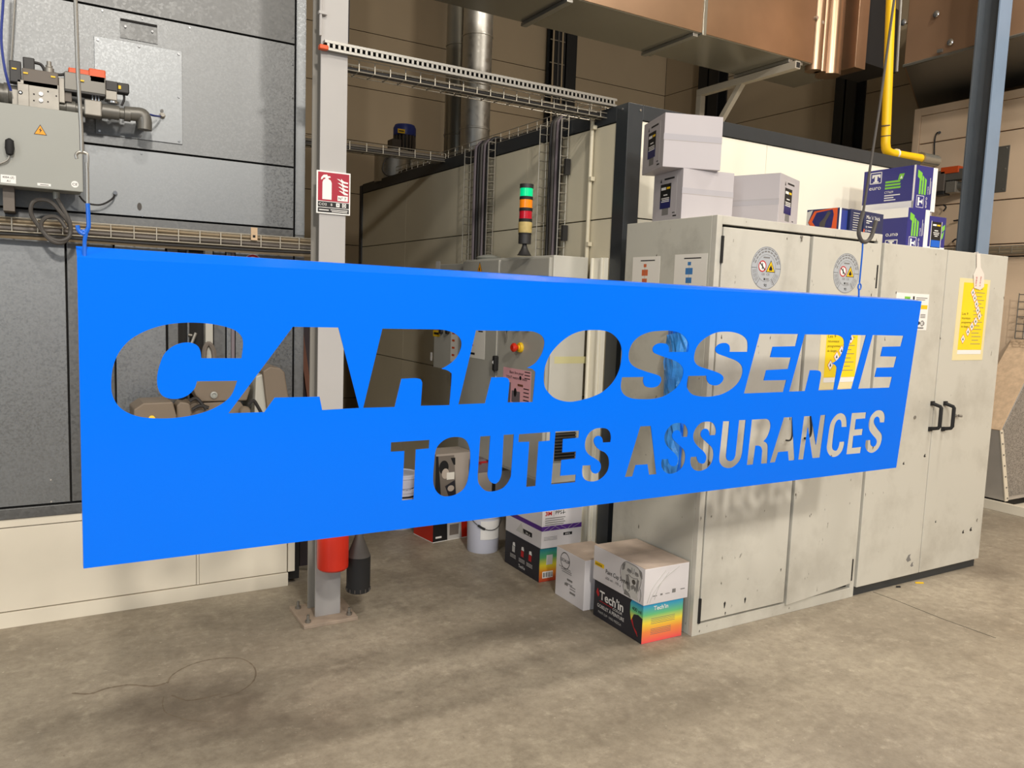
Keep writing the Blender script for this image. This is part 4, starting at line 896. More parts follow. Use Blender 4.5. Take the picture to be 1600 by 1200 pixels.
MB().tube(smooth_path([at(x, y, 'y', AY0 - .02) for x, y in ((1228, 688), (1234, 688), (1237, 684), (1238, 674), (1238, 652))], 4), .004).build('lever_handle', 'rubber', dA1, True)
MB().tube(smooth_path([at(x, y, 'y', AY0 - .03) for x, y in ((1257, 685), (1262, 684), (1266, 680), (1267.5, 670), (1267, 650))], 4), .006).build('lever_handle', 'rubber', dA2, True)
FA = Face((0, AY0 - .004, 0), XA)
def seal(door, px, py, f):
    a, b = f.uv(at(px, py, 'y', AY0 - .004)); r = .100
    s = f.disc('round_sticker', a, b, r, 'sticker_grey', door, .0006, 0, 40)
    f.ring('outer_line', a, b, r * .965, r * .985, 'grey_print', s, .0002, .0008); f.ring('inner_line', a, b, r * .62, r * .635, 'grey_print', s, .0002, .0008)
    for k in range(10):
        t0 = 14 + k * 15.4; f.ring('curved_print', a, b, r * .87, r * .92, 'grey_print', s, .0002, .0009, 5, t0, t0 + 12); f.ring('curved_print', a, b, r * .74, r * .80, 'grey_print', s, .0002, .0009, 5, t0 + 1, t0 + 12)
    for t0 in (186, 200, 214, 300, 314, 328):
        for rr in (.70, .78, .86): f.ring('curved_print', a, b, r * rr, r * (rr + .025), 'grey_print', s, .0002, .0009, 5, t0, t0 + 12)
    for tt in (0, 180, 232, 308): 
        c_, s_ = math.cos(R(tt)), math.sin(R(tt)); f.poly('divider', [(a + c_ * r * .63 - s_ * .0008, b + s_ * r * .63 + c_ * .0008), (a + c_ * r * .98 - s_ * .0008, b + s_ * r * .98 + c_ * .0008), (a + c_ * r * .98 + s_ * .0008, b + s_ * r * .98 - c_ * .0008), (a + c_ * r * .63 + s_ * .0008, b + s_ * r * .63 - c_ * .0008)], 'black_print', s, .0002, .0008)
    x, z = a - r * .26, b + r * .08
    f.disc('no_flame_field', x, z, r * .26, 'white_print', s, .0003, .0006, 22); f.ring('no_flame_ring', x, z, r * .21, r * .265, 'red_print', s, .0002, .001, 24)
    f.poly('no_flame_bar', [(x - .019, z + .014), (x - .015, z + .018), (x + .019, z - .014), (x + .015, z - .018)], 'black_print', s, .0002, .0013); f.poly('match', [(x - .003, z - .014), (x + .003, z - .014), (x + .002, z + .016), (x - .002, z + .016)], 'black_print', s, .0002, .0011)
    x = a + r * .30
    f.poly('flame_border', [(x - .031, z - .026), (x + .031, z - .026), (x, z + .030)], 'black_print', s, .0003, .0006); f.poly('flame_field', [(x - .026, z - .0232), (x + .026, z - .0232), (x, z + .024)], 'yellow', s, .0002, .001)
    f.poly('flame', [(x - .010, z - .018), (x + .010, z - .018), (x + .011, z - .008), (x + .005, z - .001), (x + .002, z + .010), (x - .003, z + .001), (x - .007, z - .003), (x - .011, z - .010)], 'black_print', s, .0002, .0013)
    f.text('lettering', 'GS  CE', a - r * .02, b - r * .33, .010, 'grey_print', s, .052, True, lift=.0014); f.text('lettering', '90', a, b - r * .86, .014, 'black_print', s, .018, True, lift=.0014)
    f.rect('square_mark', a - r * .12, b - r * .56, a - r * .03, b - r * .46, 'black_print', s, .0002, .0008); f.lines('small_print', [(a, a + r * .22, b - r * .50, .003), (a, a + r * .22, b - r * .56, .003), (a - r * .22, a + r * .2, b + r * .46, .006)], 'grey_print', s, .0009)
FA2 = Face((0, AY0 - .012, 0), XA)
seal(dA1, 1197, 419, FA); seal(dA2, 1320, 427, FA2)
# worn paint chips near the floor
for px, py, s in ((1132, 944, 1), (1164, 937, .9), (1133, 958, .5), (1220, 890, .5)):
    q = FA.uv(at(px, py, 'y', AY0 - .004)); FA.poly('paint_chip', [(q[0] - .006 * s, q[1] + .006 * s), (q[0] + .004 * s, q[1] + .014 * s), (q[0] + .008 * s, q[1] + .004 * s), (q[0] + .002 * s, q[1] - .022 * s), (q[0] - .002 * s, q[1] - .018 * s)], 'rubber', dA1, .0003)

BX0, BX1, BY0, BZ = 3.794, 4.985, 2.612, 1.908
cbn = thing('safety_cabinet', 'lower white cabinet with two black handles and yellow poster, right of the pair', 'cabinet', (BX0, BY0, 0))
box('body', 'cabinet_side', BX0, BX1, BY0 + .03, 3.20, .05, BZ, cbn, .003); box('plinth', 'anthracite', BX0 + .004, BX1 - .01, BY0 + .02, 3.19, 0, .05, cbn)
bg_ = at(1470, 520, 'y', BY0).x
dB1 = box('door', 'cabinet_white', BX0 + .001, bg_ - .003, BY0, BY0 + .028, .052, BZ - .001, cbn, .003); dB2 = box('door', 'cabinet_white', bg_ + .003, BX1, BY0, BY0 + .028, .052, BZ - .001, cbn, .003)
box('door_gap', 'seam_dark', bg_ - .004, bg_ + .004, BY0 + .020, BY0 + .031, .06, BZ - .01, cbn)
FB = Face((0, BY0, 0), XA)
def fb(px, py): return FB.uv(at(px, py, 'y', BY0))
def dhandle(px0, py0, py1, door):
    a, b1 = fb(px0, py0); _, b0 = fb(px0 - 3, py1); x = a; y = BY0
    h = MB()
    for p, q, r in (((x, y, b1), (x + .010, y - .046, b1 - .014), .011), ((x, y, b0), (x + .010, y - .046, b0 + .010), .011)): h.cyl(p, q, r, r * .85, 8)
    h.tube([(x + .008, y - .042, b1 - .010), (x + .012, y - .050, b1 - .022), (x + .012, y - .050, b0 + .020), (x + .008, y - .042, b0 + .008)], .0105, 8)
    for b in (b0, b1): h.box(x - .014, x + .014, y - .010, y, b - .012, b + .012)
    h.build('handle', 'rubber', door, True)
dhandle(1456, 630, 670, dB1); dhandle(1476, 630, 670, dB2)
q = fb(1429, 652); FB.disc('plug', q[0], q[1], .010, 'casting', dB1, .004, 0, 14)
q = fb(1491, 649); MB().lathe((q[0], BY0, q[1]), [(.010, 0), (.010, .01), (.006, .012), (.006, .02)], 12, (0, -1, 0)).build('lock', 'casting', dB2, True); MB().cyl((q[0] + .012, BY0 - .018, q[1]), (q[0] + .034, BY0 - .024, q[1] - .002), .008, n=10).build('key', 'casting', dB2, True)
for px, py, s in ((1420, 872, 1.6), (1425, 882, 1.0), (1517, 827, .9), (1505, 831, .8), (1462, 815, .5), (1445, 712, .7), (1412, 724, .6)):
    q = fb(px, py); d_ = dB1 if q[0] < bg_ else dB2
    FB.poly('scuff_mark', [(q[0] - .016 * s, q[1] - .004 * s), (q[0] - .004 * s, q[1] + .012 * s), (q[0] + .010 * s, q[1] + .014 * s), (q[0] + .004 * s, q[1] + .004 * s), (q[0] + .014 * s, q[1] - .010 * s), (q[0] - .006 * s, q[1] - .014 * s)], 'grey_print' if s > .95 else 'cable_dark', d_, .0003)
# supplier sticker
a0, b1 = fb(1401, 457); a1, _ = fb(1452, 460); _, b0 = fb(1446, 516)
s = FB.rect('supplier_sticker', a0, b0, a1, b1, 'white_print', dB1)
wd = a1 - a0
FB.rect('yellow_block', a0 + wd * .25, b1 - .050, a0 + wd * .42, b1 - .018, 'euro_green', s, .0003, .001); FB.text('lettering', 'vertsLAB', a0 + wd * .08, b1 - .044, .018, 'black_print', s, wd * .32); FB.rect('logo', a0 + wd * .5, b1 - .05, a0 + wd * .55, b1 - .015, 'black_print', s, .0003, .001)
FB.lines('small_print', [(a0 + wd * .6, a0 + wd * .95, b1 - .024, .004), (a0 + wd * .6, a0 + wd * .88, b1 - .034, .004), (a0 + wd * .7, a0 + wd * .9, b0 + .008, .008)] + [(a0 + wd * .78, a0 + wd * .93, b1 - .13 + i * .008, .004) for i in range(3)], 'grey_print', s)
FB.rect('yellow_strip', a0 + wd * .1, b1 - .082, a0 + wd * .97, b1 - .060, 'yellow', s, .0003, .001); FB.ring('round_mark', a0 + wd * .85, b1 - .16, .010, .016, 'grey_print', s, .0003, .001)
FB.text('mark', 'CE', a0 + wd * .85, b0 + .030, .014, 'black_print', s, .022); FB.disc('bird_mark', a0 + wd * .74, b0 + .038, .014, 'black_print', s, .0003, .001, 7, .010)

# yellow hazard posters
def poster(label, f, x0, z0, wd, h, lean=0):
    t = thing('hazard_poster', label, 'poster', f.p(x0, z0)); sk = lambda a, b: (a + lean * (b - z0), b)
    f.poly('sleeve', [sk(x0, z0), sk(x0 + wd, z0), sk(x0 + wd, z0 + h), sk(x0, z0 + h)], 'paper_cream', t, .0012)
    fx0, fx1, fz0, fz1 = x0 + wd * .14, x0 + wd * .92, z0 + h * .13, z0 + h * .95
    f.poly('yellow_sheet', [sk(fx0, fz0), sk(fx1, fz0), sk(fx1, fz1), sk(fx0, fz1)], 'yellow_print', t, .0004, .0014)
    f.poly('white_foot', [sk(fx0, z0 + h * .075), sk(fx1, z0 + h * .075), sk(fx1, z0 + h * .125), sk(fx0, z0 + h * .125)], 'white_print', t, .0004, .0014)
    fw, fh = fx1 - fx0, fz1 - fz0
    L = [(.40, .86), (.50, .78), (.60, .69), (.68, .60), (.78, .51), (.64, .43), (.50, .35), (.36, .27), (.18, .16)]
    for a, b in L:
        cx_, cz_ = sk(fx0 + fw * a, fz0 + fh * b); r = fw * .095
        f.poly('diamond_border', [(cx_ - r, cz_), (cx_, cz_ - r * 1.25), (cx_ + r, cz_), (cx_, cz_ + r * 1.25)], 'red_print', t, .0002, .0019); r *= .86
        dd = f.poly('diamond', [(cx_ - r, cz_), (cx_, cz_ - r * 1.25), (cx_ + r, cz_), (cx_, cz_ + r * 1.25)], 'white_print', t, .0002, .0022)
        f.poly('symbol', [(cx_ - r * .3, cz_ - r * .35), (cx_ + r * .35, cz_ - r * .3), (cx_ + r * .15, cz_ + r * .1), (cx_ + r * .1, cz_ + r * .55), (cx_ - r * .2, cz_ + r * .15)], 'black_print', dd, .0002, .0025)
    tx = sk(fx0 + fw * .05, fz0 + fh * .52)
    for k, (sx_, hh, wv) in enumerate((('Les 9', .05, .24), ('nouveaux', .046, .36), ('pictogrammes', .042, .40), ('de danger', .042, .30))):
        f.text('lettering', sx_, tx[0] + .0, tx[1] - k * fh * .062, fh * .036 * hh / .046, 'black_print', t, fw * wv, lift=.0022)
    f.lines('small_print', [(sk(fx0 + fw * (.58 + .02 * (i % 3)), 0)[0] + lean * (fz0 + fh * (.90 - i * .05) - 0) * 0, fx0 + fw * (.82 + .1 * (i % 2)) + lean * fh * .4, fz0 + fh * (.91 - i * .055), fh * .008) for i in range(16)], 'grey_print', t, .0019)
    return t
x0, z0 = fb(1487, 563); x1, _ = fb(1534, 566); _, z1 = fb(1500, 434); lx, _ = fb(1500, 434)
pw, ph = x1 - x0, z1 - z0
poster('yellow hazard pictogram poster in a clear sleeve on the right cabinet door', FB, x0, z0, pw, ph, (lx - x0) / ph)
q = FA2.uv(at(1276, 609, 'y', AY0 - .012))
poster('yellow hazard pictogram poster seen through the sign letters R and I', FA2, q[0], q[1], pw, ph, .0)
# hang tag
t = thing('hang_tag', 'crumpled white plastic tag with red letters hanging on the right cabinet door', 'tag', at(1527, 452, 'y', BY0))
P_ = [fb(x, y) for x, y in ((1525, 396), (1530, 396), (1531, 418), (1536, 428), (1536, 448), (1530, 453), (1521, 450), (1520, 430), (1525, 418))]
FB.poly('strip', P_, 'tag_white', t, .003, .003)
a, b = fb(1523.5, 447); FB.text('lettering', 'LISEZ', a, b, .012, 'red_print', t, .055, rot=86, lift=.0075); a, b = fb(1530, 447); FB.text('lettering', "L'AVIS", a, b, .012, 'red_print', t, .055, rot=86, lift=.0075)
MB().tube([FB.p(*fb(1527.5, 400), .004), FB.p(*fb(1528, 394), .0), V((fb(1528, 394)[0], BY0 + .02, BZ + .002))], .002, 5).build('cord', 'tag_white', t)

# flow charts on the left side of the taller cabinet
FL = Face((AX0, 0, 0), -YA)
def fl(px, py): return FL.uv(at(px, py, 'x', AX0))
def flow(label, pa, pb, m_, wide):
    t = thing('flow_chart', label, 'notice', at(pa[0], pa[1] + 60, 'x', AX0)); a0, b1 = fl(*pa); a1, _ = fl(*pb); h = .297; w_ = a1 - a0
    FL.rect('paper', a0, b1 - h, a1, b1, 'paper', t, .001); FL.lines('heading', [(a0 + w_ * .3, a0 + w_ * .82, b1 - .022, .005)], 'black_print', t, .0012)
    c_ = a0 + w_ * .47
    for z, ww, hh in ((.036, .10, .016), (.064, .22, .030), (.108, .18, .026)): FL.rect('step', c_ - w_ * ww / 2, b1 - z - hh, c_ + w_ * ww / 2, b1 - z, m_, t, .0002, .001)
    FL.poly('decision', [(c_ - w_ * .11, b1 - .170), (c_, b1 - .192), (c_ + w_ * .11, b1 - .170), (c_, b1 - .148)], m_, t, .0002, .001)
    FL.rect('step', c_ - w_ * wide, b1 - .232, c_ + w_ * wide, b1 - .206, m_, t, .0002, .001); FL.rect('step', a0 + w_ * .76, b1 - .196, a0 + w_ * .93, b1 - .146, m_, t, .0002, .001); FL.rect('step', a0 + w_ * .76, b1 - .24, a0 + w_ * .93, b1 - .214, m_, t, .0002, .001)
    FL.lines('links', [(c_ + w_ * .11, a0 + w_ * .76, b1 - .171, .001), (c_ - .0006, c_ + .0006, b1 - .15, .10)], 'grey_print', t, .0012)
flow('paper flow chart with orange boxes on the side of the taller cabinet', (989.5, 402), (1032, 399), 'flow_orange', .12)
flow('paper flow chart with blue boxes on the side of the taller cabinet', (1055, 398), (1106, 396), 'flow_blue', .20)

# crumpled blue film bag hanging on the cabinet side
fm = thing('plastic_bag', 'crumpled blue plastic bag hanging on the side of the taller cabinet behind the sign', 'bag', at(1055, 742, 'x', AX0))
def film(name, quad, m_, amp, off):
    (ax, ay), (bx, by), (cx_, cy), (dx, dy) = quad; N, Mm = 9, 16; mb = MB(); vs = []
    for i in range(Mm + 1):
        for j in range(N + 1):
            s_, t_ = j / N, i / Mm
            px = (ax + (bx - ax) * s_) * (1 - t_) + (dx + (cx_ - dx) * s_) * t_; py = (ay + (by - ay) * s_) * (1 - t_) + (dy + (cy - dy) * s_) * t_
            q = at(px, py, 'x', AX0); bulge = math.sin(s_ * math.pi) * .02
            vs.append(V((AX0 - off - bulge - random.uniform(0, amp), q.y, q.z)))
    mb.add(vs, [(i * (N + 1) + j, i * (N + 1) + j + 1, (i + 1) * (N + 1) + j + 1, (i + 1) * (N + 1) + j) for i in range(Mm) for j in range(N)])
    return mb.build(name, m_, fm)
film('front_film', [(1046, 524), (1080, 518), (1063, 740), (1030, 744)], 'film_blue', .016, .012)
film('back_film', [(1046, 516), (1082, 510), (1064, 746), (1040, 746)], 'film_deep', .006, .004)
MB().cyl(at(1064, 506, 'x', AX0), at(1064, 506, 'x', AX0) - XA * .05, .006, n=8).build('hook', 'casting', fm)

# ---------------------------------------------------------------- cartons
def carton(name, label, near, ang, wd, dp, z0, h, m_='carton_white', top=None, group=None, cat='box', seam=True):
    n0 = V((near[0], near[1], z0)); u = V((math.cos(R(ang)), math.sin(R(ang)), 0)); n = V((-u.y, u.x, 0))
    t = thing(name, label, cat, n0, group)
    body = MB().obox(n0, u, n, ZA, 0, wd, 0, dp, 0, h - (.002 if top or seam else 0)).build('carton', m_, t, bevel=.002)
    tm = top or m_
    if seam or top:      # the two top flaps meet in a gap
        MB().obox(n0, u, n, ZA, .001, wd - .001, .001, dp * .5 - .001, h - .002, h).build('flap', tm, t); MB().obox(n0, u, n, ZA, .001, wd - .001, dp * .5 + .001, dp - .001, h - .002, h).build('flap', tm, t)
    return t, Face(n0, u), Face(n0 + n * dp, -n)
def white_carton(label, near, ang, wd, dp, z0, h, lab='side'):
    t, ff, fs = carton('white_carton', label, near, ang, wd, dp, z0, h, 'carton_shelf', group='white paint cup cartons on the cabinet')
    f, plain, w_, pw_ = (fs, ff, dp, wd) if lab == 'side' else (ff, fs, wd, dp)
    f.rect('print_frame', w_ * .16, h * .06, w_ * .82, h * .90, 'pale_print', t, .0002); f.rect('print_field', w_ * .167, h * .067, w_ * .813, h * .893, 'carton_shelf', t, .0002, .0002)
    a0, a1, b0, b1 = w_ * .26, w_ * .62, h * .26, h * .76
    f.rect('cup_picture', w_ * .34, h * .12, w_ * .56, h * .28, 'grey_print', t, .0003, .0004)
    lb = f.rect('label', a0, b0, a1, b1, 'black_print', t, .0005, .0006); f.rect('blue_band', a0, b0, a1, b0 + (b1 - b0) * .34, 'label_navy', lb, .0002, .0011)
    f.lines('white_print', [(a0 + .008, a0 + (a1 - a0) * .52, b1 - .028, .013), (a0 + .03, a1 - .03, b1 - .055, .005)] + [(a0 + .012 + .004 * (i % 2), a1 - .012, b1 - .070 - i * .008, .004) for i in range(3)], 'white_print', lb, .0012)
    f.lines('yellow_print', [(a0 + (a1 - a0) * .6, a1 - .008, b1 - .026, .010)], 'yellow', lb, .0012)
    f.lines('black_marks', [(w_ * .72, w_ * .84, h * .07, .006), (w_ * .70, w_ * .78, h * .14, .004), (w_ * .38, w_ * .72, h * .84, .008)], 'black_print', t, .0006)
    f.poly('logo_mark', [(w_ * .24, h * .80), (w_ * .29, h * .80), (w_ * .265, h * .88)], 'black_print', t, .0003, .0006)
    if lab == 'side': MB().obox(plain.o, plain.u, plain.v, plain.n, -.002, pw_, h * .50, h * .62, 0, .0006).build('packing_tape', 'tape_clear', t)
    else: MB().obox(plain.o, plain.u, plain.v, plain.n, 0, pw_, h * .40, h * .52, 0, .0006).build('packing_tape', 'tape_clear', t)
    plain.lines('flap_seam', [(0, pw_, h * .5, .0012)], 'carton_edge', t, .0004)
    return t
white_carton('white carton with blue label, bottom of the stack at the left cabinet corner', (2.603, 2.86), -10, .285, .262, AZ, .233)
white_carton('white carton with blue label, topmost on the left corner of the cabinet', (2.509, 2.90), -20, .288, .280, AZ + .2335, .245)
white_carton('white carton standing alone turned with its narrow label to the right', (3.100, 2.72), 22, .290, .250, AZ, .250, 'front')

def green_flag(f, t, a, b, wd, h, m_='euro_green'):
    """three slanted stripes ending in a raised flag with a white triangle"""
    for k in range(3):
        z = b + k * h * .25; f.poly('green_stripe', [(a, z), (a + wd * (.82 - .02 * k), z), (a + wd * (.84 - .02 * k), z + h * .16), (a, z + h * .16)], m_, t, .0003)
    f.poly('green_flag', [(a + wd * .66, b + h * .68), (a + wd * .9, b + h * .68), (a + wd, b + h * 1.15), (a + wd * .74, b + h * 1.15)], m_, t, .0003, .0003)
    f.poly('white_triangle', [(a + wd * .76, b + h * .76), (a + wd * .90, b + h * .76), (a + wd * .85, b + h * 1.02)], 'white_print', t, .0003, .0007)
def euro_logo(f, t, a, b, s, rot=0):
    c_, sn = math.cos(R(rot)), math.sin(R(rot)); q = lambda x, y: (a + (x * c_ - y * sn) * s, b + (x * sn + y * c_) * s)
    for r_ in ((0, .40, .04, 1), (.66, .40, .70, 1), (0, .96, .70, 1), (0, .40, .70, .44)): f.poly('logo_frame', [q(r_[0], r_[1]), q(r_[2], r_[1]), q(r_[2], r_[3]), q(r_[0], r_[3])], 'white_print', t, .0003)
    f.poly('logo_letter', [q(*p) for p in ((.12, .88), (.12, .70), (.20, .70), (.24, .78), (.28, .78), (.28, .52), (.20, .52), (.20, .46), (.52, .46), (.52, .52), (.44, .52), (.44, .78), (.50, .78), (.54, .70), (.62, .70), (.62, .88))], 'white_print', t, .0003)
    x, y = q(0, .08); f.text('lettering', 'euro', x, y, .22 * s, 'white_print', t, .70 * s, rot=rot)
def euro_box(label, near, ang, wd, dp, z0, h, flip):
    t, ff, fs = carton('paint_carton', label, near, ang, wd, dp, z0, h, 'navy', group='navy paint cartons', seam=False)
    if not flip:
        fs.rect('white_band', 0, 0, dp, h * .20, 'white_print', t, .0005); euro_logo(fs, t, dp * .13, h * .50, .115)
        green_flag(fs, t, dp * .44, h * .52, .125, .072); fs.text('lettering', 'CT7609', dp * .44, h * .42, .014, 'white_print', t, .058)
        fs.lines('white_print', [(dp * .44, dp * .74, h * .36, .006), (dp * .44, dp * .62, h * .305, .006), (dp * .44, dp * .66, h * .25, .006)], 'white_print', t)
        MB().obox(fs.o, fs.u, fs.v, fs.n, dp - .012, dp, 0, h, 0, .0005).build('white_edge', 'white_print', t)
    else:
        fs.rect('white_band', 0, h * .78, dp, h, 'white_print', t, .0005); euro_logo(fs, t, dp * .84, h * .46, .115, 180)
    ff.rect('white_band', wd * .80, 0, wd, h, 'white_print', t, .0005)
    for k in range(3): ff.poly('green_stripe', [(wd * (.20 + .12 * k), h * .36), (wd * (.28 + .12 * k), h * .36), (wd * (.28 + .12 * k), h * (.80 - .05 * k)), (wd * (.20 + .12 * k), h * (.84 - .05 * k))], 'euro_green', t, .0003)
    ff.poly('green_flag', [(wd * .10, h * .90), (wd * .10, h * .74), (wd * .30, h * .66), (wd * .30, h * .84)], 'euro_green', t, .0003, .0002)
    ff.text('lettering', 'CT7609', wd * .63, h * .38, .010, 'white_print', t, .045, rot=90); ff.lines('white_print', [(wd * .68, wd * .695, h * .38, h * .38), (wd * .725, wd * .735, h * .40, h * .28)], 'white_print', t)
    ff.lines('grey_print', [(wd * .89, wd * .90, h * .3, h * .35)], 'pale_print', t)
    euro_logo(ff, t, wd * .62, h * .06, .095 if not flip else .085, 90) if False else None
    s = .070
    for r_ in ((0, 0, .04, 1), (.96, 0, 1, 1), (0, .96, 1, 1), (0, 0, 1, .04)): ff.rect('logo_frame', wd * .12 + r_[0] * s, h * .06 + r_[1] * s, wd * .12 + r_[2] * s, h * .06 + r_[3] * s, 'white_print', t, .0003)
    ff.poly('logo_letter', [(wd * .12 + x * s, h * .06 + y * s) for x, y in ((.2, .15), (.38, .15), (.42, .28), (.38, .36), (.38, .42), (.72, .42), (.72, .32), (.84, .32), (.84, .7), (.72, .7), (.72, .58), (.38, .58), (.38, .64), (.42, .72), (.38, .85), (.2, .85))], 'white_print', t, .0003)
    ff.text('lettering', 'euro', wd * .60, h * .07, .020, 'white_print', t, .062, rot=90)
    return t
zE = BZ
euro_box('navy paint carton with upside-down logo, lower of the two stacked', (4.332, 2.85), -1.5, .200, .34, zE, .249, True)
euro_box('navy paint carton with green stripes, topmost of the navy stack', (4.430, 2.888), -1.5, .205, .35, zE + .2495, .257, False)
t, ff, fs = carton('paint_carton', 'small navy carton with black label at the right end of the navy stack', (4.560, 2.862), -2, .165, .14, zE, .222, 'navy', group='navy paint cartons', seam=False)
ff.rect('white_band', 0, 0, .165, .042, 'white_print', t, .0005); lb = ff.rect('label', .028, .038, .122, .190, 'black_print', t, .0006); ff.rect('blue_band', .032, .042, .118, .082, 'hook_blue', lb, .0003, .0008); ff.rect('label_edge', .024, .034, .028, .194, 'white_print', t, .0004); ff.rect('label_edge', .122, .034, .126, .194, 'white_print', t, .0004)
ff.lines('white_print', [(.038, .072, .166, .010), (.056, .092, .136, .005), (.046, .104, .124, .004), (.052, .100, .114, .004), (.062, .090, .104, .004)], 'white_print', lb, .0012); ff.lines('yellow_print', [(.078, .110, .166, .009)], 'yellow', lb, .0012)
ff.lines('grey_print', [(.050, .110, .018, .006)], 'grey_print', t); ff.poly('green_flag', [(.130, .165), (.155, .180), (.155, .150), (.132, .135)], 'euro_green', t, .0003); ff.poly('green_stripe', [(.130, .12), (.150, .14), (.142, .10), (.130, .09)], 'euro_green', t, .0003)
t, ff, fs = carton('white_carton', 'plain white carton half hidden behind the navy stack', (4.66, 3.02), 0, .17, .15, zE, .34, 'carton_shelf', group='white paint cup cartons on the cabinet')
# Mix 'n' Stick boxes
t, ff, fs = carton('sealant_box', 'open box with a red hexagon print at the left of the sealant boxes', (3.530, 2.70), 5, .075, .19, AZ, .122, 'navy_dark', group='small sealant boxes', seam=False)
fs.poly('red_hexagon', [(.012, .055), (.045, .112), (.150, .122), (.178, .122), (.178, .004), (.055, .004)], 'orange', t, .0004); fs.poly('picture', [(.035, .058), (.058, .104), (.150, .115), (.158, .09), (.150, .022), (.066, .022)], 'label_navy', t, .0004, .0005)
fs.poly('white_field', [(0, .004), (.045, .004), (.010, .055), (.035, .118), (0, .110)], 'pale_print', t, .0003); fs.poly('hand_picture', [(.080, .030), (.110, .028), (.118, .06), (.142, .10), (.125, .108), (.105, .075), (.080, .05)], 'cable_grey', t, .0003, .001)
ff.rect('white_edge', 0, .004, .016, .122, 'white_print', t, .0004); ff.rect('blue_inside', .016, .004, .072, .112, 'motor_blue', t, .0004)
t, ff, fs = carton('sealant_box', 'dark navy box with rows of fine print between the sealant boxes', (3.612, 2.694), 6, .118, .16, AZ, .122, 'navy_dark', group='small sealant boxes', seam=False)
ff.lines('grey_print', [(.022, .022 + .05 + .012 * (i % 3), .018 + i * .012, .0035) for i in range(8)], 'pale_print', t)
t, ff, fs = carton('sealant_box', 'navy box with large white lettering, rightmost of the small sealant boxes', (3.740, 2.706), 6, .19, .16, AZ, .122, 'navy_dark', group='small sealant boxes', seam=False)
ff.text('lettering', "Mix 'n' Stick", .018, .084, .020, 'white_print', t, .135); ff.lines('white_print', [(.020, .075, .072, .005), (.020, .05, .062, .004), (.036, .095, .042, .003), (.036, .07, .022, .003)], 'white_print', t)
for z in (.040, .020): ff.ring('bullet', .024, z + .003, .003, .005, 'white_print', t, .0003, .0006, 12)
ff.rect('red_corner', 0, .0, .010, .03, 'orange', t, .0004)

# floor cartons
t, ff, fs = carton('cup_carton', 'black carton with white lettering and rainbow end under the bulldog carton', (2.328, 2.661), -1.6, .238, .381, 0, .185, 'charcoal_print', 'carton_dusty')
ff.rect('rainbow_end', .001, .001, .237, .183, 'rainbow', t, .0005); ff.text('lettering', "Tech'in", .062, .152, .020, 'white_print', t, .085, bold=.02); ff.lines('small_print', [(.050, .19, .112 - i * .008, .002) for i in range(4)] + [(.050, .17, .062 - i * .008, .002) for i in range(4)], 'grey_print', t)
fs.text('lettering', "Tech'in", .050, .100, .044, 'white_print', t, .19, bold=.02); fs.lines('underline', [(.050, .155, .088, .003)], 'red_print', t); fs.text('lettering', 'COLOR', .160, .082, .012, 'white_print', t, .072, slant=.2)
fs.poly('red_mark', [(.018, .125), (.030, .148), (.044, .118), (.036, .105)], 'red_print', t, .0004)
fs.text('lettering', 'GOBELET À PEINTURE', .034, .056, .018, 'white_print', t, .215); fs.text('lettering', 'PAINT CUP · VASO MEZCLA', .044, .028, .012, 'pale_print', t, .185)
fs.poly('rainbow_corner', [(.381, .183), (.300, .183), (.290, .165), (.290, .120), (.300, .085), (.318, .120), (.350, .128), (.381, .120)], 'rainbow', t, .0004); fs.text('lettering', '400 ml', .305, .138, .018, 'black_print', t, .068)
fs.poly('red_arc', [(.300, .085), (.306, .100), (.322, .060), (.345, .045), (.352, .025), (.325, .050)], 'red_print', t, .0004)
t, ff, fs = carton('cup_carton', 'white carton with a bulldog drawing on top of the rainbow carton', (2.322, 2.652), -1.2, .262, .395, .1855, .172, 'carton_white', 'carton_dusty')
fs.rect('brand_plate', .012, .075, .088, .096, 'yellow', t, .0004); fs.text('lettering', 'mirka', .020, .080, .012, 'black_print', t, .052); fs.text('lettering', 'Paint Cup System', .105, .060, .022, 'black_print', t, .185); fs.text('lettering', '650 ml · 190 µ', .105, .032, .013, 'grey_print', t, .12)
def strokes(f, name, lines, r, m_, parent):
    mb = MB()
    for pts in lines: mb.tube(smooth_path([f.p(a, b, .0006) for a, b in pts], 4), r, 4)
    return mb.build(name, m_, parent)
dog = [[(.232, .070), (.218, .10), (.225, .135), (.250, .162), (.300, .166), (.350, .158), (.370, .130), (.368, .090), (.355, .055)], [(.250, .158), (.236, .148), (.232, .120), (.246, .128)], [(.352, .156), (.372, .148), (.376, .120), (.364, .128)],
       [(.268, .128), (.282, .136), (.298, .128), (.286, .120), (.268, .128)], [(.322, .128), (.336, .136), (.350, .126), (.336, .120), (.322, .128)], [(.300, .150), (.304, .135), (.310, .122), (.318, .136), (.318, .150)], [(.260, .105), (.272, .080), (.290, .066), (.296, .045), (.282, .030)], [(.355, .105), (.350, .080), (.338, .066), (.342, .040)],
       [(.250, .070), (.242, .045), (.256, .020), (.300, .006)], [(.368, .070), (.374, .040), (.368, .010)], [(.280, .112), (.300, .104), (.330, .106), (.345, .112)]]
for pts in ([(.232, .075), (.222, .10), (.228, .132), (.252, .160), (.300, .165), (.348, .157), (.366, .13), (.364, .09), (.350, .03), (.36, .008), (.262, .008), (.246, .03)],):
    fs.poly('bulldog_shade', pts, 'pale_print', t, .0003)
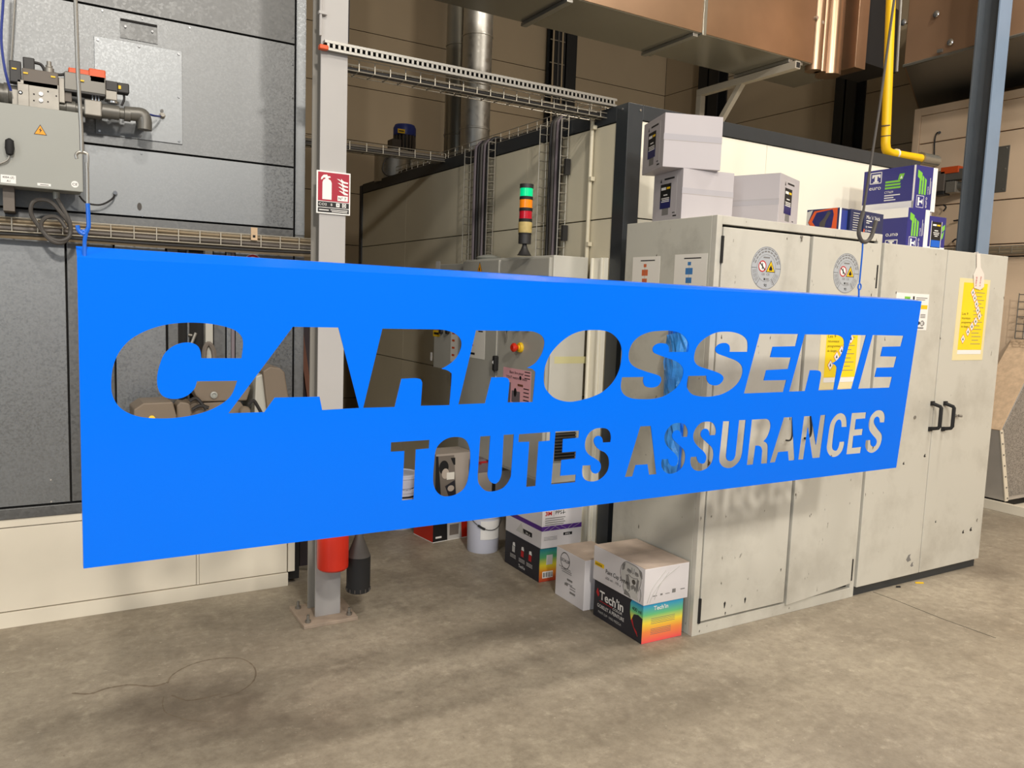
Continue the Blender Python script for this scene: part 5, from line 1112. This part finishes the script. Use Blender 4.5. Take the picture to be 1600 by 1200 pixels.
for pts in ([(.236, .148), (.252, .156), (.246, .128), (.234, .122)], [(.352, .154), (.372, .146), (.374, .122), (.360, .130)], [(.262, .104), (.276, .110), (.292, .070), (.290, .040), (.272, .040), (.262, .070)], [(.342, .110), (.354, .104), (.352, .06), (.340, .04), (.334, .07)], [(.264, .124), (.300, .124), (.296, .136), (.270, .138)], [(.322, .124), (.352, .122), (.348, .136), (.326, .138)], [(.25, .008), (.256, .034), (.290, .022), (.30, .008)]):
    fs.poly('bulldog_shade', pts, 'grey_print', t, .0003, .0004)
strokes(fs, 'bulldog_drawing', dog, .0016, 'grey_print', t); fs.disc('bulldog_nose', .318, .086, .014, 'cable_grey', t, .0005, 0, 12, .012); fs.poly('bulldog_mouth', [(.298, .062), (.318, .074), (.338, .062), (.330, .044), (.318, .056), (.306, .044)], 'grey_print', t, .0005)
strokes(ff, 'swoosh_print', [[(.02, .01), (.05, .08), (.12, .15)], [(.035, .01), (.06, .06), (.14, .14)], [(.06, .02), (.10, .10), (.2, .16)]], .002, 'pale_print', t); ff.lines('small_print', [(.05, .075, .036, .004), (.095, .108, .036, .008), (.125, .15, .038, .003), (.165, .185, .038, .018), (.215, .24, .046, .004)], 'grey_print', t)
t, ff, fs = carton('narrow_carton', 'narrow white carton with an oval logo beside the stacked paint cup cartons', (2.318, 3.098), -1.5, .22, .265, 0, .262, 'carton_white', 'carton_dusty')
fs.ring('oval_logo', .085, .205, .040, .044, 'black_print', t); fs.text('lettering', 'LECHLER', .042, .198, .017, 'black_print', t, .088); fs.lines('small_print', [(.03, .14, .165, .003), (.05, .15, .155, .003), (.06, .15, .145, .003), (.11, .16, .110, .010), (.10, .16, .092, .004), (.09, .12, .080, .012), (.14, .19, .085, .004), (.14, .19, .072, .004), (.14, .19, .05, .010)], 'grey_print', t)
t, ff, fs = carton('cup_carton', 'black carton with worn rainbow end under the purple-striped carton', (2.333, 3.537), -1, .26, .385, 0, .190, 'charcoal_print')
ff.rect('rainbow_end', .001, .001, .259, .188, 'rainbow_worn', t, .0005); ff.text('lettering', "Tech'in", .15, .15, .020, 'white_print', t, .09, bold=.02); ff.rect('cup_picture', .045, .095, .085, .150, 'pale_print', t, .0004, .0005); ff.rect('bar_code_field', .022, .020, .090, .058, 'white_print', t, .0004, .0006)
ff.lines('bar_code', [(.028 + i * .006, .028 + i * .006 + (.002 if i % 3 else .004), .026, .026) for i in range(10)], 'black_print', t, .0014)
for a in (.085, .185, .270):
    fs.rect('cup_picture', a, .090, a + .030, .125, 'red_print' if a > .1 else 'pale_print', t, .0004); fs.poly('cup_top', [(a + .004, .128), (a + .034, .128), (a + .026, .150), (a + .006, .146)], 'white_print', t, .0004); fs.lines('small_print', [(a - .02, a + .045, .072 - i * .008, .003) for i in range(3)], 'pale_print', t)
fs.text('lettering', "Tech'in", .165, .022, .018, 'white_print', t, .07)
t, ff, fs = carton('striped_carton', 'white carton with a purple stripe on top of the worn rainbow carton', (2.338, 3.532), -1, .262, .40, .1905, .225, 'carton_white', 'carton_dusty')
for f, w_ in ((ff, .262), (fs, .40)): f.rect('purple_stripe', 0, .098, w_, .124, 'purple_print', t, .0004)
strokes(ff, 'stripe_pattern', [[(.01, .100), (.05, .122)], [(.05, .100), (.09, .122)], [(.08, .122), (.12, .1)], [(.12, .122), (.16, .1)], [(.17, .1), (.2, .122)], [(.2, .1), (.25, .122)]], .0008, 'pale_print', t)
ff.text('lettering', '3M', .018, .185, .022, 'red_print', t, .042, bold=.03); ff.lines('divider', [(.072, .0735, .178, .036)], 'grey_print', t); ff.text('lettering', 'PPS', .084, .186, .022, 'black_print', t, .042); ff.lines('logo_dash', [(.130, .150, .192, .003), (.134, .138, .184, .024)], 'black_print', t)
ff.lines('small_print', [(.018, .15 - .01 * (i % 2), .166 - i * .012, .004) for i in range(4)] + [(.014, .10, .062 - i * .008, .002) for i in range(3)], 'grey_print', t); ff.rect('black_label', .142, .062, .200, .078, 'black_print', t, .0004); fs.rect('black_label', .20, .036, .30, .062, 'black_print', t, .0004); ff.text('lettering', 'PPS', .155, .0655, .008, 'white_print', t, .03); fs.text('lettering', '26 µ', .23, .042, .012, 'white_print', t, .05)
fs.lines('small_print', [(.02, .10, .17, .004), (.02, .09, .16, .004)], 'grey_print', t); fs.poly('grey_triangle', [(.12, .03), (.18, .09), (.22, .03)], 'pale_print', t, .0004)

def pail(label, x, y, z0, r, h, band=False):
    t = thing('paint_pail', label, 'pail', (x, y, z0))
    MB().lathe((x, y, z0), [(r * .93, 0), (r * .95, .004), (r, h - .02), (r * 1.05, h - .02), (r * 1.05, h - .004)], 28).build('bucket', 'bucket_white', t, True)
    MB().lathe((x, y, z0 + h - .004), [(r * 1.07, 0), (r * 1.07, .010), (r * .98, .012), (r * .96, .006)], 28).build('lid', 'bucket_white', t, True)
    hd = [(x + r * 1.06 * math.cos(a), y + r * 1.06 * math.sin(a), z0 + h - .03 - .06 * math.sin(math.pi * k / 12)) for k, a in enumerate([R(200 + 140 * k / 12) for k in range(13)])]
    MB().tube(hd, .0022, 5).build('wire_handle', 'cable_dark', t, True); MB().tube(hd[2:5], .007, 7).build('grip', 'rubber', t, True)
    if band: MB().lathe((x, y, z0 + h * .80), [(r * 1.005, 0), (r * 1.01, .012)], 28).build('band', 'rubber', t, True)
    return t
t = pail('white paint pail with a label beside the worn rainbow carton', 2.335, 4.185, 0, .102, .24)
# wrap-around label on the pail
mb = MB(); vs = []; K = 10; xc, yc_, rr = 2.335, 4.185, .1030
for zz in (.09, .205):
    for i in range(K + 1): a = R(232 + 74 * i / K); vs.append((xc + rr * math.cos(a), yc_ + rr * math.sin(a), zz))
mb.add(vs, [(i, i + 1, K + 2 + i, K + 1 + i) for i in range(K)]); mb.build('label', 'white_print', t)
pail('white pail with a black band, lower of two stacked behind the red carton', 2.06, 4.86, 0, .115, .27, True); pail('white pail with a black band, upper of two stacked behind the red carton', 2.06, 4.86, .2785, .115, at(640, 738, 'y', 4.86).z - .2785, True)
t, ff, fs = carton('tool_carton', 'red carton with black and grey panels on the floor behind the sign', (2.106, 4.424), 7, .34, .235, 0, .27, 'extinguisher_red')
ff.poly('black_panel', [(.0, .0), (.11, 0), (.10, .27), (.0, .27)], 'black_print', t, .0004); ff.poly('grey_panel', [(.11, 0), (.22, 0), (.205, .27), (.10, .27)], 'pale_print', t, .0004); ff.rect('tool_picture', .125, .03, .195, .10, 'picture_grey', t, .0004, .0004); ff.lines('logo', [(.02, .065, .024, .012)], 'white_print', t); ff.lines('white_edge', [(0, .34, 0, .004)], 'white_print', t); fs.lines('white_edge', [(0, .235, 0, .004)], 'white_print', t)
# photo carton on the red one
za, zb_ = .2705, at(700, 709, 'y', 4.45).z
t, ff, fs = carton('photo_carton', 'carton with a black and white photo print stacked on the red carton', (at(681, 720, 'y', 4.45).x, 4.45), 2, .27, .20, za, max(.12, zb_ - za), 'carton_edge')
hh = max(.12, zb_ - za); pw_ = .145
ff.poly('photo_print', [(0, 0), (pw_ + .01, 0), (pw_ - .015, hh - .012), (0, hh - .012)], 'picture_grey', t, .0004); ff.poly('dark_margin', [(0, 0), (.045, 0), (.016, hh - .012), (0, hh - .012)], 'black_print', t, .0003, .0005)
ff.disc('dark_shape', .058, hh * .70, .034, 'black_print', t, .0003, .0009, 16, .045); ff.disc('pale_shape', .070, hh * .56, .026, 'skin_print', t, .0003, .0013, 14, .034); ff.rect('pale_sheet', .080, hh * .42, .135, hh * .58, 'paper', t, .0003, .0016); ff.poly('dark_shape', [(.070, hh * .28), (.140, hh * .40), (.150, hh * .05), (.100, hh * .02)], 'charcoal_print', t, .0003, .0008); ff.disc('pale_shape', .112, hh * .22, .024, 'skin_print', t, .0003, .0012, 12, .02)
ff.poly('dark_shape', [(.105, hh * .90), (.138, hh * .90), (.140, hh * .74), (.128, hh * .74)], 'black_print', t, .0003, .0008)
# cartons seen through the letter U
t, ff, fs = carton('plain_carton', 'plain beige carton seen through the sign letter U behind the pail', (at(747, 760, 'y', 4.30).x, 4.30), 0, .24, .11, 0, at(760, 738, 'y', 4.30).z, 'carton_edge')
zc = at(760, 738, 'y', 4.30).z
ff.rect('black_tape', .10, 0, .125, zc, 'rubber', t, .0005)
t, ff, fs = carton('flat_carton', 'grey carton with red print on the plain beige carton behind the pail', (at(747, 735, 'y', 4.30).x, 4.302), 0, .08, .105, zc + .0005, .085, 'cable_mauve')
fs.lines('red_print', [(.05, .15, .060, .014)], 'red_print', t); ff.lines('red_print', [(.01, .07, .060, .012)], 'red_print', t)

# ---------------------------------------------------------------- ducts above the booth
du = thing('ventilation_duct', 'large sheet metal ventilation duct with painted-in warm reflection above the booth', 'duct', (3, 4.1, 3.236))
ZD = 3.236
for x0, x1 in ((1.32, 3.585), (3.615, 4.62)): 
    box('duct_section', 'duct_steel', x0, x1, 3.852, 4.35, ZD, 3.98, du, .003); box('front_sheet', 'duct_warm_reflection', x0, x1, 3.846, 3.852, ZD + .004, 3.976, du)
box('flange', 'duct_steel', 3.585, 3.615, 3.835, 4.365, ZD - .012, 3.99, du, .002)
for x in (2.60, 3.55, 4.42, 4.52): box('hanger_rail', 'zinc', x - .02, x + .02, 3.86, 4.36, ZD - .022, ZD - .001, du, .002)
for x, r, y in ((4.68, .055, 3.885), (4.74, .04, 3.875), (4.855, .085, 3.90)): MB().cyl((x, y, ZD - .03), (x, y, 3.98), r, n=24).build('elbow_fold', 'duct_warm_reflection', du, True)
box('elbow_core', 'duct_steel', 4.62, 5.00, 3.92, 4.32, ZD, 3.98, du)
box('elbow_flange', 'duct_warm_reflection', 4.985, 5.10, 3.78, 3.98, ZD + .03, 3.98, du, .004)
for x, z in ((4.68, 3.52), (4.62, 3.54)): MB().cyl((x, 3.846, z), (x, 3.83, z), .012, n=10).build('latch', 'chrome', du)
pl_ = thing('air_plenum', 'brown-tinted sheet metal plenum hanging at the upper right corner', 'duct', (5.6, 3, ZD))
ZP = 3.576
MB().prism([(6.17, 4.21, ZP), (6.07, 1.8, ZP), (7.18, 1.8, ZP), (7.56, 4.96, ZP)], (0, 0, .95)).build('plenum_box', 'plenum_brown', pl_, bevel=.004)
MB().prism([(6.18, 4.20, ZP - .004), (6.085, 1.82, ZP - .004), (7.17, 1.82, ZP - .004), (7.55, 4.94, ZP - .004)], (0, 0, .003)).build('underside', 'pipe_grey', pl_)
MB().tube([(6.165, 4.21, ZP), (6.065, 1.8, ZP)], .014, 6).build('edge_angle', 'duct_steel', pl_)
for px, py in ((1463, 22), (1412, 35), (1485, 66)): q = at(px, py, 'x', 6.14); MB().lathe(q, [(.026, 0), (.026, .006), (.012, .016)], 14, (-1, 0, 0)).build('bolt', 'chrome', pl_, True)
for px, py in ((1470, 80), (1532, 62)): q = at(px, py, 'x', 6.13); MB().box(q.x - .02, q.x, q.y - .02, q.y + .02, q.z - .012, q.z + .012).build('clip', 'zinc', pl_)
MB().prism([(5.105, 3.95, 3.40), (6.12, 4.24, 3.52), (6.12, 4.24, 4.0), (5.105, 3.95, 3.98)], (0, .36, 0)).build('flexible_sleeve', 'rubber', pl_)
t = thing('threaded_rod', 'thin zinc rod standing beside the yellow pipe', 'rod', at(1402, 105, 'y', 3.6)); MB().cyl(at(1401, 112, 'y', 3.62), at(1412, -80, 'y', 3.62), .010, n=8).build('rod', 'zinc', t, True)
# bracket carrying the duct
q0 = at(1236, 92, 'x', 4.42); br = thing('duct_bracket', 'beige square-tube bracket with diagonal brace carrying the duct', 'bracket', (4.42, 4.72, ZB - .02))
zA = ZD - .026
box('arm', 'bracket_paint', 4.40, 4.45, 3.80, 4.74, zA - .05, zA, br, .003); box('arm_end', 'seam_dark', 4.408, 4.442, 3.798, 3.80, zA - .042, zA - .008, br)
box('upright', 'bracket_paint', 4.40, 4.45, 4.69, 4.74, ZB - .02, zA - .05, br, .003)
MB().prism([(4.405, 4.69, 2.72), (4.405, 4.69, 2.66), (4.405, 4.28, zA - .05), (4.405, 4.33, zA - .05)], (.04, 0, 0)).build('brace', 'bracket_paint', br)
# flues
fl1 = thing('flue_pipe', 'round silver flue pipe with ring seams rising from the booth roof', 'flue', (3.145, 6.0, ZB - .02))
for i in range(12): MB().lathe((3.145, 6.0, ZB - .02 + i * .37), [(.122, 0), (.122, .355), (.127, .357), (.127, .368)], 26).build('pipe_section', 'flue_steel', fl1, True)
fl2 = thing('flue_pipe', 'dull round flue pipe half hidden behind the silver one', 'flue', (3.16, 6.32, ZB - .02))
for i in range(12): MB().lathe((3.15, 6.32, ZB - .02 + i * .37), [(.122, 0), (.122, .355), (.127, .357), (.127, .368)], 22).build('pipe_section', 'duct_steel', fl2, True)
# fan motor
def mo(px, py): return at(px, py, 'y', 7.0)
fmn = thing('fan_motor', 'blue-capped electric motor on a round fan drum on the booth roof', 'motor', (2.86, 7.0, ZB - .02))
cx_ = mo(632, 220).x; dx_ = mo(607, 258).x; ztop = mo(632, 196).z; zmid = mo(632, 213).z; zlow = mo(632, 238).z
MB().lathe((dx_ + .04, 7.0, ZB - .02), [(.165, 0), (.165, zlow - ZB - .03), (.172, zlow - ZB - .03), (.172, zlow - ZB + .01)], 28).build('fan_drum', 'flue_steel', fmn, True)
MB().lathe((cx_, 7.0, zlow - .02), [(.095, 0), (.095, zmid - zlow + .02)], 24).build('motor_body', 'plastic_dark', fmn, True)
mb = MB()
for i in range(18): a = R(i * 20); mb.box(cx_ + .096 * math.cos(a) - .006, cx_ + .096 * math.cos(a) + .006, 7 + .096 * math.sin(a) - .006, 7 + .096 * math.sin(a) + .006, zlow, zmid)
mb.build('cooling_fins', 'valve_brown', fmn)
MB().lathe((cx_, 7.0, zmid), [(.105, 0), (.105, ztop - zmid - .03), (.09, ztop - zmid), (.03, ztop - zmid + .004)], 24).build('fan_cowl', 'motor_blue', fmn, True)
FM = Face((0, 6.893, 0), XA); q = FM.uv(at(627, 205, 'y', 6.893)); FM.rect('yellow_plate', q[0] - .035, q[1] - .018, q[0] + .035, q[1] + .02, 'yellow', fmn, .002); FM.lines('plate_print', [(q[0] - .025, q[0] + .025, q[1] - .004, .010)], 'black_print', fmn, .003)
box('terminal_box', 'valve_brown', cx_ - .16, cx_ - .07, 6.90, 7.02, zlow - .005, zlow + .09, fmn, .006)
box('outlet_box', 'flue_steel', dx_ + .16, dx_ + .42, 6.86, 7.15, ZB - .02, zlow - .01, fmn, .004)
MB().tube(smooth_path([mo(604, 244) + V((0, -.2, 0)), mo(588, 255) + V((0, -.22, 0)), mo(582, 272) + V((0, -.25, 0)), mo(592, 281) + V((0, -.28, 0)), mo(608, 276) + V((0, -.28, 0)), mo(616, 270) + V((0, -.25, 0))], 5), .008).build('lead', 'cable_grey', fmn, True)
# yellow gas pipe
yp = thing('gas_pipe', 'yellow gas pipe dropping in front of the duct and turning right above the booth', 'pipe', at(1388, 240, 'y', 3.46))
MB().tube(smooth_path([at(1397, -120, 'y', 3.46), at(1392, 0, 'y', 3.46), at(1385, 190, 'y', 3.46), at(1384, 228, 'y', 3.46), at(1389, 238, 'y', 3.46), at(1404, 242, 'y', 3.46), at(1440, 248, 'y', 3.46)], 8), .030, 14).build('pipe', 'pipe_yellow', yp, True)
MB().tube([at(1438, 247, 'y', 3.46), at(1446, 249, 'y', 3.46), at(1462, 252, 'y', 3.46)], .042, 14).build('taped_joint', 'duct_steel', yp, True)
MB().tube([at(1399, 240, 'y', 3.46), at(1401, 240.5, 'y', 3.46)], .033, 14).build('clamp', 'white_print', yp, True)
for px, py in ((1383.5, 196), (1384, 212)): MB().tube([at(px, py, 'y', 3.46), at(px, py + 1.5, 'y', 3.46)], .0312, 12).build('weld_ring', 'cable_grey', yp, True)

# ---------------------------------------------------------------- right side: steel post, second oven, machine
sp = thing('steel_post', 'steel H-beam post with painted-in blue daylight rising behind the right cabinet', 'post', (5.95, 3.38, 0))
box('front_flange', 'steel_post_daylit', 5.873, 6.023, 3.30, 3.312, 0, 7, sp, .001); box('rear_flange', 'steel_post_shaded', 5.873, 6.023, 3.45, 3.462, 0, 7, sp, .001); box('web', 'steel_post_shaded', 5.943, 5.953, 3.312, 3.45, 0, 7, sp)
XO = 7.0
o2 = thing('curing_oven', 'cream panelled oven wall at the right edge behind the steel post', 'oven', (XO, 3.6, 0))
box('back_body', 'seam_dark', XO + .03, XR - .01, 1.5, 4.60, 0, 3.42, o2)
zr = [.10, 1.06, 2.06, 2.165, 2.535, 3.105, 3.36]
for z0, z1 in zip(zr, zr[1:]): box('panel', 'oven_cream', XO, XO + .03, 1.5, 4.555, z0 + .005, z1 - .005, o2, .001)
box('corner_trim', 'oven_cream', XO - .004, XO + .04, 4.56, 4.625, .05, 3.43, o2, .002); box('top_trim', 'oven_cream', XO - .004, XO + .04, 1.5, 4.56, 3.36, 3.43, o2, .002)
box('access_plate', 'pipe_grey', XO - .008, XO, 3.74, 4.10, 2.60, 2.98, o2, .001)
mb = MB()
for y in (3.76, 4.08):
    for z in (2.62, 2.79, 2.96): mb.cyl((XO - .008, y, z), (XO - .014, y, z), .006, n=8)
mb.build('screws', 'chrome', o2)
box('plinth_rail', 'plinth_cream', 6.585, 6.62, 1.5, 4.6, 0, .075, o2, .002); box('plinth_tray', 'plinth_cream', 6.62, XO, 1.5, 4.6, 0, .03, o2)
basket('cable_tray', 'wire cable tray along the cream oven at the right edge', (XO - .09, 1.6, 2.08), (XO - .09, 4.5, 2.08), XA, .08, .06, .10, [(.02, .016, .014, 'wall_beige'), (.05, .016, .014, 'valve_brown'), (.035, .04, .012, 'wall_beige')])
g2 = thing('gas_train', 'grey gas valve train with orange actuator on the cream oven at right', 'gas valves', at(1485, 292, 'x', 6.84))
def H_(px, py, x=6.84): return at(px, py, 'x', x)
MB().tube([H_(1440, 290), H_(1470, 292), H_(1500, 291), H_(1512, 289), V((XO, H_(1516, 288).y, H_(1516, 288).z))], .034, 14).build('pipe', 'pipe_grey', g2, True)
def hbox(name, m_, px0, py0, px1, py1, x0, x1, parent=g2):
    a, b = H_(px0, py0, 6.84 + x0), H_(px1, py1, 6.84 + x0); return MB().box(6.84 + x0, 6.84 + x1, b.y, a.y, b.z, a.z).build(name, m_, parent, bevel=.004)
hbox('servo_motor', 'pipe_grey', 1462, 268, 1508, 279, -.05, .05); hbox('actuator_cover', 'orange', 1470, 262, 1497, 269, -.06, .03); hbox('valve_block', 'valve_brown', 1456, 270, 1474, 298, -.06, .05); hbox('coupling', 'casting', 1478, 284, 1492, 300, -.05, .05)
mb = MB()
for x in (1481, 1485, 1490): mb.cyl(H_(x, 279), H_(x, 286), .008, n=8)
mb.build('spindles', 'white_print', g2); hbox('lower_box', 'plastic_dark', 1456, 298, 1474, 304, -.05, .05)
t = thing('wire', 'thin dark wire hanging on the cream oven wall from a hook', 'wire', at(1464, 206, 'x', XO - .01))
MB().tube(smooth_path([at(1468, 207, 'x', XO - .012), at(1463, 209, 'x', XO - .012), at(1460, 225, 'x', XO - .012), at(1460, 262, 'x', XO - .012)], 5), .006).build('lead', 'cable_dark', t, True); MB().cyl(at(1468, 207, 'x', XO), at(1468, 207, 'x', XO - .02), .012, n=10).build('hook', 'plastic_dark', t)
t = thing('wire', 'dark wires curving down beside the steel post behind the right cabinet', 'wire', at(1500, 388, 'x', 6.9))
for pts in ([(1490, 345), (1500, 343), (1508, 336), (1514, 332)], [(1488, 378), (1495, 374), (1503, 388), (1506, 396)], [(1474, 320), (1478, 324), (1474, 330)]): MB().tube(smooth_path([at(x, y, 'x', 6.95) for x, y in pts], 5), .007).build('lead', 'cable_dark', t, True)

mc = thing('blower_housing', 'dusty grey blower housing with perforated side and sloping top at the right edge', 'machine', (6.64, 3.305, .08))
prof = [(6.64, .08), (6.46, .665), (6.56, .82), (6.98, 1.28), (6.98, .08)]
prof = [(6.62, .085), (6.44, .67), (6.72, 1.05), (6.98, 1.36), (6.98, .085)]
MB().prism([(x, 3.315, z) for x, z in prof], (0, .24, 0)).build('housing', 'machine_grey', mc, bevel=.004)
MB().prism([(6.434, 3.305, .672), (6.72, 3.305, 1.06), (6.98, 3.305, 1.37), (6.98, 3.305, 1.362), (6.72, 3.305, 1.05), (6.445, 3.305, .664)], (0, .26, 0)).build('top_cover', 'machine_dust', mc)
MB().prism([(6.655, 3.309, .12), (6.48, 3.309, .665), (6.73, 3.309, 1.0), (6.97, 3.309, 1.29), (6.97, 3.309, .12)], (0, .006, 0)).build('perforated_sheet', 'perforated', mc)
MB().prism([(6.615, 3.303, .085), (6.435, 3.303, .67), (6.475, 3.303, .672), (6.655, 3.303, .12), (6.655, 3.303, .085)], (0, .008, 0)).build('edge_frame', 'plinth_cream', mc)
mb = MB()
for k in range(7): f = k / 6; mb.cyl((6.635 - .18 * f, 3.303, .11 + .54 * f), (6.635 - .18 * f, 3.297, .11 + .54 * f), .006, n=8)
mb.build('rivets', 'pipe_grey', mc)
box('foot', 'seam_dark', 6.66, 6.98, 3.34, 3.54, .03, .085, mc)
t = thing('mesh_guard', 'wire mesh guard panel standing at the right edge behind the blower housing', 'guard', (6.9, 3.40, 1.38)); mb = MB()
for i in range(5): y = 3.50 - i * .06; mb.rod((6.90, y, 1.38), (6.90, y, 1.75), .004)
for i in range(7): z = 1.38 + i * .06; mb.rod((6.90, 3.50, z), (6.90, 3.26, z), .004)
for y in (3.50, 3.26): mb.rod((6.90, y, 1.55), (6.998, y, 1.55), .004)
mb.build('mesh', 'pipe_grey', t)
t = thing('black_motor', 'black motor block in the shade between the right cabinet and the blower housing', 'motor', (6.5, 3.75, .03)); box('block', 'rubber', 6.63, 6.95, 3.62, 4.0, .03, .72, t, .01); MB().cyl((6.60, 3.8, .62), (6.96, 3.8, .62), .12, n=18).build('drum', 'rubber', t, True)

# small litter on the floor
q = at(1437, 912, 'z', 0); t = thing('plastic_scrap', 'small yellow plastic scrap on the floor in front of the right cabinet', 'scrap', (q.x, q.y, 0))
MB().prism([q + V((-.022, .012, .001)), q + V((.020, -.012, .001)), q + V((.030, -.004, .001)), q + V((-.012, .020, .001))], (0, 0, .005)).build('scrap', 'yellow', t)
q = at(1404, 918, 'z', 0); t = thing('rubber_scrap', 'small dark scrap on the floor at the foot of the right cabinet', 'scrap', (q.x, q.y, 0))
MB().prism([q + V((-.016, .004, .001)), q + V((.008, -.008, .001)), q + V((.016, .002, .001)), q + V((-.006, .012, .001))], (0, 0, .006)).build('scrap', 'rubber', t)
